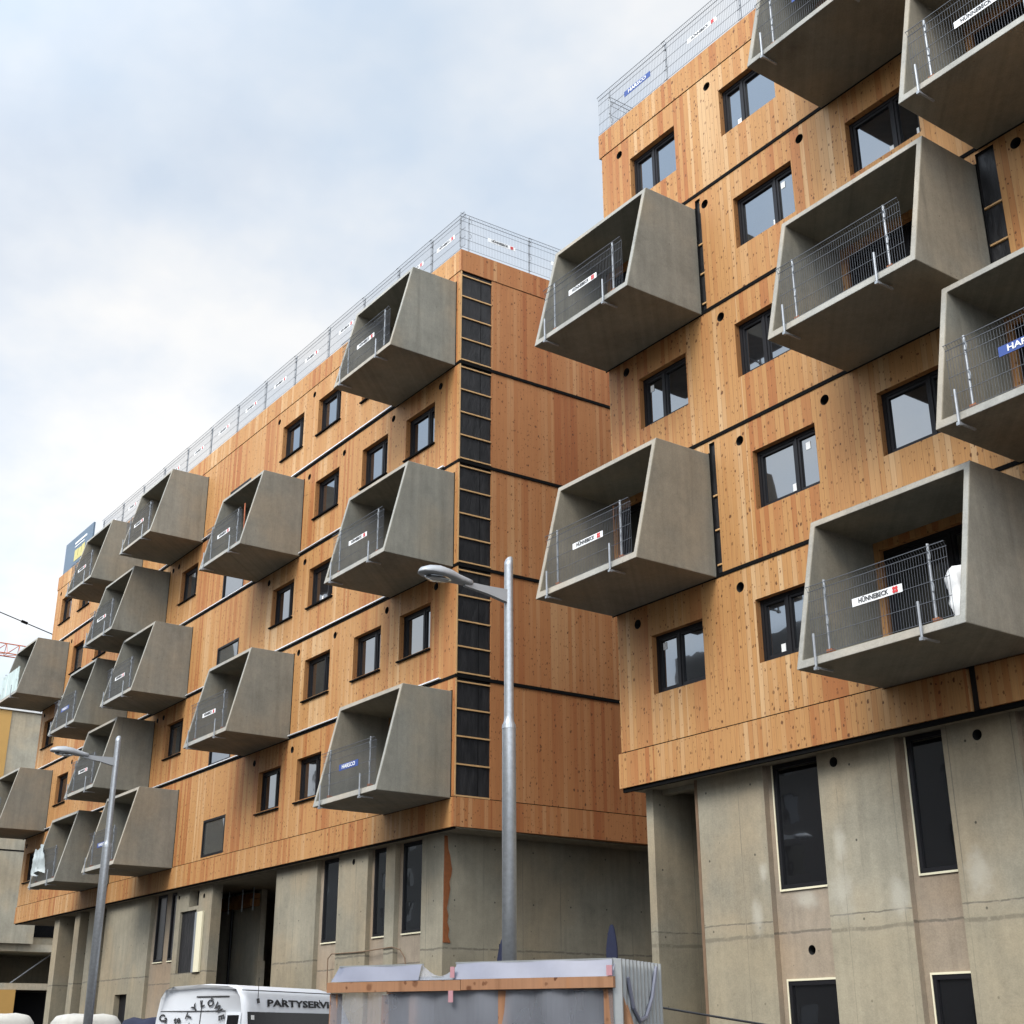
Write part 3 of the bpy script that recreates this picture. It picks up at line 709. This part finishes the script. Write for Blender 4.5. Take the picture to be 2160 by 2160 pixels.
# ------------------------------------------------------------------ street lamps
def lamp(x, y, label):
    t = thing('street_lamp', label, 'street lamp', (x, y, GND), 'street lamps along the pavement')
    n = 20; rings = []
    prof = [(GND, .088), (3.50, .084), (3.54, .084), (3.60, .062), (3.66, .060), (5.62, .056)]
    for z, r in prof: rings.append([(x+r*math.cos(2*math.pi*k/n), y+r*math.sin(2*math.pi*k/n), z) for k in range(n)])
    rings.append([(x+.056*math.cos(2*math.pi*k/n), y+.056*math.sin(2*math.pi*k/n), 5.68+.05*math.cos(2*math.pi*k/n)) for k in range(n)])
    part('pole', MB().loft(rings), 'lampsteel', t, True)
    part('collar', MB().tube((x, y, 3.50), (x, y, 3.555), .089, 20, .084), 'lampsteel', t)
    arm = []
    for s, z, h, w in ((.04, 5.20, .085, .035), (.35, 5.225, .05, .03), (.68, 5.245, .032, .025)):
        arm.append([(x-w, y-s, z-h), (x+w, y-s, z-h), (x+w, y-s, z+h), (x-w, y-s, z+h)])
    part('arm', MB().loft(arm), 'lampgrey', t)
    hd = []; ln = []
    for s, hw, up, dn in ((.58, .055, .055, .05), (.66, .075, .065, .06), (.78, .095, .085, .055), (.92, .145, .115, .05), (1.08, .165, .125, .05), (1.22, .14, .10, .045), (1.31, .085, .06, .035), (1.345, .02, .015, .012)):
        zc = 5.26+(s-.58)*.03; rg = []
        for k in range(16):
            a = 2*math.pi*k/16; c, q = math.cos(a), math.sin(a)
            rg.append((x+hw*c, y-s, zc+(up*q if q > 0 else dn*q*.55)))
        hd.append(rg)
    h = part('lamp_head', MB().loft(hd), 'lampgrey', t, True)
    lens = MB(); lens.loft([[(x+a*.115*s, y-1.06+b*.20*s, 5.245-d) for a, b in [(math.cos(2*math.pi*k/18), math.sin(2*math.pi*k/18)) for k in range(18)]] for s, d in ((1., -.01), (.85, .022), (.45, .036), (.05, .04))])
    part('lens', lens, 'glass_dark', h, True)
lamp(-13.05, 9.30, 'nearer galvanised street lamp rising in front of the farther block black corner strip')
lamp(-26.48, 9.06, 'farther galvanised street lamp standing before the left block, small in the photo')

# ------------------------------------------------------------------ van
O = Vector((-25.1, 10.65, 0)); fwd = Vector((-.517, .856, 0)).normalized(); rgt = Vector((fwd.y, -fwd.x, 0))
van = thing('delivery_van', 'white high roof delivery van with black lettering, parked before the left block', 'van', (O.x, O.y, GND), None)
V3 = lambda s, l, z: tuple(O + fwd*s + rgt*l + Vector((0, 0, z-1.6)))     # z from the ground
hwid = [(.32, .86), (.6, .97), (1.1, 1.02), (1.65, 1.0), (2.0, .96), (2.3, .90), (2.44, .80), (2.52, .62)]
rings = []
for s, top, rear in ((.0, 2.40, .0), (.0, 2.44, .06), (.06, 2.50, .0), (.4, 2.54, 0), (3.3, 2.53, 0), (3.75, 2.42, 0), (3.95, 2.12, 0), (4.6, 1.22, 0), (5.2, 1.02, 0), (5.3, .7, 0)):
    lf = []
    for z, w in hwid:
        zz = min(z, top-.04*(2.52-min(z, 2.52))*0) if z < top else top - .003*(z-top)
        sh = .0 if s > .02 else max(0, (zz-1.1))*.13
        lf.append((zz, w*(1 if s > .05 else .97), sh))
    ring = [V3(s+sh, -w, z) for z, w, sh in lf] + [V3(s+lf[-1][2], 0, lf[-1][0]+.03)] + [V3(s+sh, w, z) for z, w, sh in reversed(lf)]
    rings.append(ring)
part('body', MB().loft(rings), 'van', van, True)
rearp = lambda l, z, d=.006: V3(max(0, z-1.1)*.13-d, l, z)
def rear_patch(name, l0, l1, z0, z1, mat, d=.012): return part(name, MB().hexa([rearp(l, z, dd) for z in (z0, z1) for dd in (d, -.01) for l in (l0, l1)]), mat, van)
rear_patch('roof_vent', -.14, .60, 2.30, 2.325, 'ink')
rear_patch('rear_window_frame', .60, .93, 1.4, 2.03, 'van', .03)
rear_patch('rear_window', .64, .89, 1.44, 1.98, 'void', .04)
rear_patch('body_seam', -.95, .55, 2.055, 2.065, 'ink')
sidep = lambda s, z, d=.006: V3(s, (1.0 if z < 1.65 else 1.0-(z-1.65)*.135)+d, z)
def side_patch(name, s0, s1, z0, z1, mat, d=.012): return part(name, MB().hexa([sidep(s, z, dd) for z in (z0, z1) for dd in (-.02, d) for s in (s0, s1)]), mat, van)
side_patch('side_window', .25, 3.5, 1.2, 2.04, 'void', .02)
side_patch('sticker', .36, .45, 1.90, 1.98, 'sticker', .026)
part('windscreen', MB().hexa([V3(s, l, z) for s, z in ((4.02, 2.03), (4.52, 1.34)) for dz in (0, .03) for l in (-.78, .78) for z in (z+dz,)]), 'glass_dark', van)
for s in (1.0, 4.3):
    for l in (-.88, .88):
        w = part('wheel', MB().tube(V3(s, l-.11, .34), V3(s, l+.11, .34), .34, 20), 'rubber', van)
        part('hub', MB().tube(V3(s, l-.12, .34), V3(s, l+.12, .34), .17, 14), 'galv', w)
for l in (-.9, .9): rear_patch('tail_light', l-.06, l+.06, .9, 1.25, 'red', .02)
rear_patch('bumper', -.95, .95, .38, .58, 'rubber', .10)
side_patch('roof_gutter', .15, 3.6, 2.415, 2.432, 'rubber', .006)
side_patch('body_seam', 1.5, 1.512, .6, 2.3, 'rubber', .004)
side_patch('body_seam', 2.9, 2.912, .6, 2.3, 'rubber', .004)
rear_patch('door_seam', -.006, .006, .6, 2.25, 'rubber', .009)
part('antenna', MB().tube(V3(.62, .93, 2.27), V3(.72, .86, 2.66), .006, 6).tube(V3(.62, .95, 2.2), V3(.62, .93, 2.28), .028, 8), 'rubber', van)
def van_text(word, h, origin, xdir, updir, wide=1., rot=0.):
    me = text_mesh(word, h, 'ink', wide, .010); x = Vector(xdir).normalized(); u = Vector(updir).normalized(); n = x.cross(u).normalized(); u = n.cross(x)
    c, s = math.cos(rot), math.sin(rot); X, U = x*c+u*s, u*c-x*s
    o = bpy.data.objects.new('lettering', me); link(o, van)
    o.matrix_local = Matrix(((X.x, U.x, n.x, 0), (X.y, U.y, n.y, 0), (X.z, U.z, n.z, 0), (0, 0, 0, 1)))
    o.location = Vector(origin)-Vector((van.location.x, van.location.y, van.location.z-EYE)); return o
up_rear = fwd*.13+Vector((0, 0, 1))
for ch, a in (('T', 163), ('Y', 133), ('L', 106), ('Ö', 77), ('W', 46), ('E', 14)):
    t = R(a); van_text(ch, .125, rearp(.12+.38*math.cos(t), 1.86+.34*math.sin(t), .02), rgt, up_rear, 1.1, t-R(90))
for ch, a in (('P', 255), ('A', 225), ('R', 194)):
    t = R(a); van_text(ch, .125, rearp(.12+.38*math.cos(t), 1.86+.34*math.sin(t), .02), rgt, up_rear, 1.1, t-R(90))
TXS, TXW = 2.35, 2.5
van_text('Ca', .13, rearp(-.83, 1.93, .02), rgt, up_rear, 1., -.25); van_text('te', .13, rearp(-.50, 1.90, .02), rgt, up_rear, 1., .2)
van_text('PARTYSERVICE', .125, sidep(TXS, 2.2, .016), fwd, Vector((0, 0, 1))-rgt*.135, TXW)

# ------------------------------------------------------------------ site shed
L0, R0 = Vector((-12.44, 6.63, 0)), Vector((-9.79, 8.13, 0)); sx = (R0-L0).normalized(); sy = Vector((-sx.y, sx.x, 0)); SL = (R0-L0).length; SD = 1.25
S3 = lambda a, d, z: tuple(L0+sx*a+sy*d+Vector((0, 0, z)))
def shb(m, a0, a1, d0, d1, z0, z1): return m.hexa([S3(a, d, z) for z in (z0, z1) for d in (d0, d1) for a in (a0, a1)])
shed = thing('site_shed', 'timber framed site shelter covered in plastic film, in front of the gap between the blocks', 'shed', ((L0.x+R0.x)/2, (L0.y+R0.y)/2, GND))
part('front_beam', shb(shb(MB(), 0, 1.49, 0, .06, .405, .50), 1.495, SL, 0.002, .062, .408, .504), 'plank', shed)
part('rear_beam', shb(MB(), 0, SL, SD-.06, SD, .42, .52), 'plank', shed)
for a in (.0, .90, 1.86, SL-.12): part('post', shb(MB(), a, a+.09, .065, .155, GND, .40), 'plank', shed)
for a in (.0, SL-.09): part('post', shb(MB(), a, a+.09, SD-.16, SD-.07, GND, .41), 'plank', shed)
part('brace', MB().hexa([S3(a, d, z) for a0, z in ((SL+.16, -.35), (SL-.08, .40)) for d in (.16, .22) for a, z in ((a0, z), (a0+.09, z))]), 'plank', shed)
fm = MB()
def fascia(a0, a1, h0, h1, sag=0.):
    n = 24
    for k in range(n):
        u, v = a0+(a1-a0)*k/n, a0+(a1-a0)*(k+1)/n
        def p(a, q):
            f = (a-a0)/(a1-a0); hh = h0+(h1-h0)*f - sag*math.sin(math.pi*f)**.8
            return S3(a+.05*q*(1 if a-a0 < .05 and a0 < .2 else 0), .01+.07*q+.003*math.sin(a*9+q*2), .505+hh*q)
        for q0, q1 in ((0, .35), (.35, .7), (.7, .93), (.93, 1.)): fm.face(p(u, q0), p(v, q0), p(v, q1), p(u, q1))
fascia(.04, 1.03, .148, .152); fascia(1.41, SL, .158, .158)
part('roof_film', fm, 'filmtop', shed, True)
sag = MB(); n = 20
for k in range(n):
    def q(a): f = (a-1.01)/.42; return .15-.11*math.sin(math.pi*min(1, f*1.05))**1.0
    u, v = 1.01+.42*k/n, 1.01+.42*(k+1)/n
    sag.face(S3(u, .03, .505), S3(v, .03, .505), S3(v, .12, .505+q(v)), S3(u, .12, .505+q(u)))
part('sagging_film', sag, 'film', shed)
part('film_hem', shb(shb(MB(), .09, 1.04, .075, .10, .645, .660), 1.40, SL, .075, .10, .652, .666), 'corr', shed)
part('tape', shb(shb(shb(MB(), 1.385, 1.43, -.008, .0, .52, .62), SL-.06, SL-.005, -.006, .0, .51, .60), 1.37, 1.42, -.012, -.006, .30, .405), 'pink', shed)
sheet = MB(); nu, nz = 60, 6
def fp(k, j): a = .02+(SL-.04)*k/nu; z = GND+(.405-GND)*j/nz; return S3(a, .055+.014*math.sin(k*.9)+.01*math.sin(k*.37+j), z)
for k in range(nu):
    for j in range(nz): sheet.face(fp(k, j), fp(k+1, j), fp(k+1, j+1), fp(k, j+1))
part('front_film', sheet, 'film', shed)
co = MB(); nn = 48
def cp(k, z):
    d = .03+(SD-.05)*k/nn; w = .035*(1 if (k//2) % 2 else -1)*(1 if k % 2 else 1)
    return S3(SL+.02+w, d, z)
for k in range(nn): co.face(cp(k, GND+.05), cp(k+1, GND+.05), cp(k+1, .66), cp(k, .66))
part('corrugated_side', co, 'corr', shed)
part('loose_film', MB().path([S3(SL+.06, .22, .50), S3(SL+.07, .32, .24), S3(SL+.07, .48, .13), S3(SL+.07, .66, .16), S3(SL+.07, .85, .34), S3(SL+.06, 1.02, .62)], .02), 'filmtop', shed)
part('back_film', MB().face(S3(0, SD-.03, GND), S3(SL, SD-.03, GND), S3(SL, SD-.03, .45), S3(0, SD-.03, .45)), 'navy', shed)
part('roof_deck', MB().hexa([S3(a, d, z+dz) for dz in (0, .03) for d, z in ((.08, .51), (SD, .53)) for a in (0, SL)]), 'corr', shed)
for a, w, z0 in ((1.12, .05, -.2), (1.2, .07, -.1), (1.3, .04, -.15), (2.58, .08, .22)):
    solo('hanging_jacket', shb(MB(), a, a+w, .18, .24, z0, .38), 'ink', {1.12: 'thin dark garment hung left under the shelter beam', 1.2: 'widest dark garment hung in the middle under the shelter beam', 1.3: 'narrow dark garment hung beside the pink tape', 2.58: 'single short dark garment hung near the right shelter post'}[a], 'garment', S3(a, .2, z0), 'garments hung inside the shelter')

# flags, bags, cable
def flag(cx, y, z1, w, label):
    t = thing('feather_flag', label, 'flag', (cx, y, GND), 'navy flags before the side wall'); n = 26
    L, Rr = [], []
    for k in range(n+1):
        c = 1-(1-k/n)**2; z = -1.0+(z1+1.0)*c; hw = w*min(1., 2.6*math.sqrt(max(0, 1-c)))+.004
        L.append((cx-hw, y, z)); Rr.append((cx+hw*.8, y, z))
    m = MB().loft([[(a[0], y-.015, a[2]), (b[0], y-.015, b[2]), (b[0], y+.015, b[2]), (a[0], y+.015, a[2])] for a, b in zip(L, Rr)])
    part('cloth', m, 'navy', t); part('pole', MB().tube((cx-w*.9, y+.03, GND), (cx-w*.9, y+.03, z1-.15), .015), 'black', t)
flag(-24.02, 17.0, 1.98, .26, 'left navy feather flag half hidden behind the near street lamp pole')
flag(-20.46, 17.0, 1.99, .17, 'right navy feather flag beside the concrete fin wall')
def bag(x0, x1, y0, y1, z1, label):
    m = MB(); rings = []
    for c, s, in ((0, .93), (.15, 1.), (.8, 1.), (.93, .96), (.985, .84), (1., .55)):
        z = GND+(z1-GND)*c; rg = []
        for k in range(28):
            a = 2*math.pi*k/28; e = .35
            px = math.copysign(abs(math.cos(a))**e, math.cos(a)); py = math.copysign(abs(math.sin(a))**e, math.sin(a))
            wob = 1+.02*math.sin(a*5+c*9)
            rg.append(((x0+x1)/2+px*(x1-x0)/2*s*wob, (y0+y1)/2+py*(y1-y0)/2*s*wob, z+.02*math.sin(a*4)*(c > .9)))
        rings.append(rg)
    m.loft(rings)
    solo('bulk_bag', m, 'bag', label, 'bag', ((x0+x1)/2, (y0+y1)/2, GND), 'pale bulk bags at the street edge', True)
def mound(x0, x1, y0, y1, z1):
    m = MB(); rings = []
    for c, s in ((0, 1.), (.7, .97), (.9, .9), (.97, .78), (1., .5)):
        rings.append([((x0+x1)/2+math.copysign(abs(math.cos(a))**.4, math.cos(a))*(x1-x0)/2*s, (y0+y1)/2+math.copysign(abs(math.sin(a))**.4, math.sin(a))*(y1-y0)/2*s, GND+(z1-GND)*c+.03*math.sin(a*3+1)*(c > .6)) for a in [2*math.pi*k/28 for k in range(28)]])
    return m.loft(rings)
bag(-29.0, -27.85, 7.3, 8.55, .43, 'pale bulk bag at the very left, cut by the photo edge')
bag(-28.4, -27.3, 8.85, 10.1, .42, 'pale bulk bag just behind the foot of the far street lamp')
solo('covered_pile', mound(-27.5, -26.0, 9.9, 10.8, .34), 'navy', 'dark navy tarpaulin covered pile between the pale bags and the van', 'tarpaulin', (-26.7, 10.2, GND), None, True)
solo('site_cable', MB().path([(-14.6, 12.0, .42), (-13.6, 12.0, .345), (-12.5, 12.0, .21), (-11.5, 12.0, .09), (-9.5, 12, -.12), (-7.5, 12.0, -.5), (-6.5, 12, GND)], .014), 'black', 'thin black cable strung across the foot of the right concrete wall', 'cable', (-13.6, 12, .3))
solo('cable_post', MB().tube((-14.6, 12.0, GND), (-14.6, 12.0, .46), .03), 'galv', 'steel post behind the shelter holding the thin black cable', 'post', (-14.6, 12., GND))

# ------------------------------------------------------------------ far building, opposite building, crane, ground
fb = thing('far_apartment_building', 'pale concrete apartment building with ochre panels far left behind the timber block', 'building', (-88, 30, GND))
FX = -80.
W, V, H = wall(lambda u, d, z: (FX-d, u, z), 12., 23.7, 4.95, 18.05, [], [])
part('upper_wall', W, 'far', fb)
part('upper_body', MB().box(FX-12, FX-.01, 12, 23.69, 4.96, 18.0).box(FX-12, FX-1.2, 23.7, 44., 4.96, 18.0), 'far', fb)
part('roof_edge', MB().box(FX-12, FX+.15, 11.9, 23.75, 18.05, 18.25), 'sticker', fb)
part('ochre_panel', MB().box(FX+.004, FX+.05, 12, 20.8, 11., 18.04), 'ochre', fb)
part('groove', MB().box(FX+.002, FX+.012, 20.85, 23.7, 9.98, 10.06).box(FX+.002, FX+.012, 12, 20.79, 9.98, 10.06), 'joint', fb)
part('window', MB().box(FX-1.19, FX-1.15, 23.75, 27.5, 5.4, 6.9), 'glass_dark', fb)
part('floor_slab', MB().box(FX-6, FX-.3, 12, 44, 4.55, 4.94).box(FX-6, FX-.3, 12, 44, 2.5, 2.85), 'far', fb)
part('lower_back', MB().box(FX-6, FX-5.8, 12, 44, GND, 4.54), 'inner', fb)
part('lower_glazing', MB().box(FX-1.3, FX-1.25, 12, 22.2, 2.86, 4.54).box(FX-1.3, FX-1.25, 23.2, 40, GND, 2.4), 'glass_dark', fb)
part('ochre_base', MB().box(FX-.3, FX-.2, 12, 23.15, GND, 2.49), 'ochre', fb)
part('strut', MB().tube((FX-1.0, 23.0, 2.86), (FX-1.0, 25.2, 4.54), .04).tube((FX-1.0, 25.2, 2.86), (FX-1.0, 25.2, 4.54), .05), 'galv', fb)

ob = thing('opposite_building', 'plain rendered building across the street, seen only as a dark reflection in the windows', 'building', (-30, -32, GND))
W, V, H = wall(lambda u, d, z: (u, -24-d, z), -150, 15, GND, 21., [(x, x+1.4, z, z+1.6) for x in range(-149, 14, 4) for z in (0, 3, 6, 9, 12, 15)], [], .15)
part('wall', W, 'plaster', ob); parts('window_reveal', V, 'plaster', ob)
part('glazing', MB().box(-150, 15, -24.2, -24.16, GND, 20.5), 'glass_dark', ob)
for a, w_, h in ((-120, 14, 3.5), (-88, 9, 5.), (-66, 12, 3.), (-47, 7, 6.), (-33, 10, 3.5), (-18, 6, 5.)): part('roof_block', MB().box(a, a+w_, -33, -25, 21.31, 21.3+h), 'plaster', ob)
part('roof', MB().box(-150, 15, -36, -23.9, 21., 21.3), 'joint', ob)

cr = thing('tower_crane', 'distant red tower crane jib crossing the sky at the left edge', 'crane', (-170, -12, GND))
m = MB(); y0, y1 = -12., 52.; zb0 = lambda y: 46.9+(y-41.6)*-.02; w = .8
def jib(y): z = 45.35+.0*(y-41); return (-170-w, y, z), (-170+w, y, z), (-170, y, z+1.45)
ys = [y0+k*1.6 for k in range(41)]
for k in range(40):
    a, b, t = jib(ys[k]); a2, b2, t2 = jib(ys[k+1])
    for p, q in ((a, a2), (b, b2), (t, t2)): m.tube(p, q, .085, 6, None, False)
    for p, q in ((a, t2), (b, t2), (t, a), (t, b), (a, b2)): m.tube(p, q, .045, 5, None, False)
part('jib', m, 'cranered', cr)
part('pendant_line', MB().tube((-170, -12, 68.0), (-170, 41.0, 50.75), .07, 6).tube((-170, 41, 50.75), (-170, 47.8, 49.0), .07, 6).tube((-170, 47.8, 49.0), (-170, 52, 47.0), .07, 6).tube((-170, 43.8, 50.05), (-170, 44.6, 49.85), .2, 6), 'joint', cr)
mm = MB(); k = 0; z = GND
while z < 68:
    c = [(-170+a, -12+b, z) for a, b in ((-1, -1), (1, -1), (1, 1), (-1, 1))]; d = [(p[0], p[1], z+2.32) for p in c]
    for i in range(4): mm.tube(c[i], d[i], .12, 5, None, False); mm.tube(c[i], d[(i+1) % 4], .06, 4, None, False)
    z += 2.32
part('mast', mm, 'cranered', cr)
part('counter_jib', MB().box(-171, -169, -28, -12, 45.3, 45.8).box(-171, -169, -28, -24, 43, 45.3), 'cranered', cr)

struct('ground', MB().face((-900, -900, GND-.02), (900, -900, GND-.02), (900, 900, GND-.02), (-900, 900, GND-.02)), 'soil')
struct('road', MB().face((-300, -10, GND-.012), (200, -10, GND-.012), (200, 7.9, GND-.012), (-300, 7.9, GND-.012)), 'asphalt')
struct('pavement', MB().box(-300, 200, 8.0, 16.2, GND-.1, GND-.001), 'paving')
struct('kerb', MB().box(-300, 200, 7.88, 7.999, GND-.15, GND+.004), 'plaster')

# ------------------------------------------------------------------ sky, sun, camera
SUN_AZ = Vector((.24, -.80, 0)).normalized(); SUN_EL = R(45)
wd = bpy.data.worlds.new('World'); sc.world = wd; wd.use_nodes = True
nt = wd.node_tree; N = nt.nodes; Lk = nt.links; bg = N['Background']
T = NT.__new__(NT); T.t = nt; T.n = N; T.l = Lk
sky = N.new('ShaderNodeTexSky'); sky.sky_type = 'NISHITA'; sky.sun_disc = False; sky.sun_elevation = SUN_EL
sky.sun_rotation = math.atan2(SUN_AZ.x, SUN_AZ.y); sky.altitude = 150; sky.dust_density = 2.
d = N.new('ShaderNodeTexCoord').outputs['Generated']; dx, dy, dz = T.sep(d)
den = T.math('ADD', T.math('MAXIMUM', dz, 0.), .32)
cv = T.vec(T.math('DIVIDE', dx, den), T.math('DIVIDE', dy, den), 0.)
c1 = T.noise(T.vec(T.math('ADD', T.math('DIVIDE', dx, den), 3.7), T.math('ADD', T.math('DIVIDE', dy, den), 1.2), .4), 1.5, 6., .52)
c2 = T.noise(T.vec(T.math('ADD', T.math('DIVIDE', dx, den), 9.1), T.math('DIVIDE', dy, den), 2.4), 2.6, 6., .55)
CL = 5.0
white = T.ramp(c2, [(.32, (.70*CL, .77*CL, .88*CL)), (.45, (.84*CL, .89*CL, .96*CL)), (.58, (1.0*CL, 1.0*CL, 1.0*CL))])
blue = T.mix(.75, sky.outputs[0], (.60*CL, .78*CL, .98*CL))
cov = T.rng(c1, .34, .60, .25, 1.)
lo = T.rng(dz, .05, .55, 1., 0.)                     # whiter towards the horizon
cov = T.math('ADD', cov, T.math('MULTIPLY', lo, .35), clamp=True)
col = T.mix(cov, blue, white)
sd = T.math('ADD', T.math('MULTIPLY', dx, SUN_AZ.x*math.cos(SUN_EL)), T.math('ADD', T.math('MULTIPLY', dy, SUN_AZ.y*math.cos(SUN_EL)), T.math('MULTIPLY', dz, math.sin(SUN_EL))))
glow = T.rng(sd, .05, 1., .97, 3.2)                    # cloud is brighter round the veiled sun
col = T.mix(1., col, T.grey(T.math('MULTIPLY', glow, T.rng(dz, .12, .55, 1.40, 1.10))), 'MULTIPLY')
Lk.new(col, bg.inputs['Color']); bg.inputs['Strength'].default_value = .10

sl = bpy.data.lights.new('sun', 'SUN'); sl.energy = 1.5; sl.angle = R(24); sl.color = (1., .96, .90)
so = bpy.data.objects.new('sun', sl); C.objects.link(so)
sv = SUN_AZ*math.cos(SUN_EL)+Vector((0, 0, math.sin(SUN_EL))); so.rotation_euler = sv.to_track_quat('Z', 'Y').to_euler(); so.location = (0, -20, 40)

cam = bpy.data.cameras.new('camera'); co_ = bpy.data.objects.new('camera', cam); C.objects.link(co_); sc.camera = co_
cam.sensor_width = 36.; cam.lens = 36.*2783.84/2160.; cam.clip_start = .1; cam.clip_end = 3000
pi_, ya, ro = .378036621, .621998864, -.003005850
fw = Vector((-math.cos(ya)*math.cos(pi_), math.sin(ya)*math.cos(pi_), math.sin(pi_))); rr = Vector((math.sin(ya), math.cos(ya), 0)); up = rr.cross(fw)
r2 = rr*math.cos(ro)+up*math.sin(ro); u2 = up*math.cos(ro)-rr*math.sin(ro)
co_.matrix_world = Matrix(((r2.x, u2.x, -fw.x, 0), (r2.y, u2.y, -fw.y, 0), (r2.z, u2.z, -fw.z, EYE), (0, 0, 0, 1)))
sc.view_settings.view_transform = 'Standard'; sc.view_settings.look = 'None'; sc.view_settings.gamma = 1.
sc.view_settings.exposure = .86
sc.render.resolution_x = sc.render.resolution_y = 1024
sc.cycles.max_bounces = 8; sc.cycles.diffuse_bounces = 1; sc.cycles.transparent_max_bounces = 12
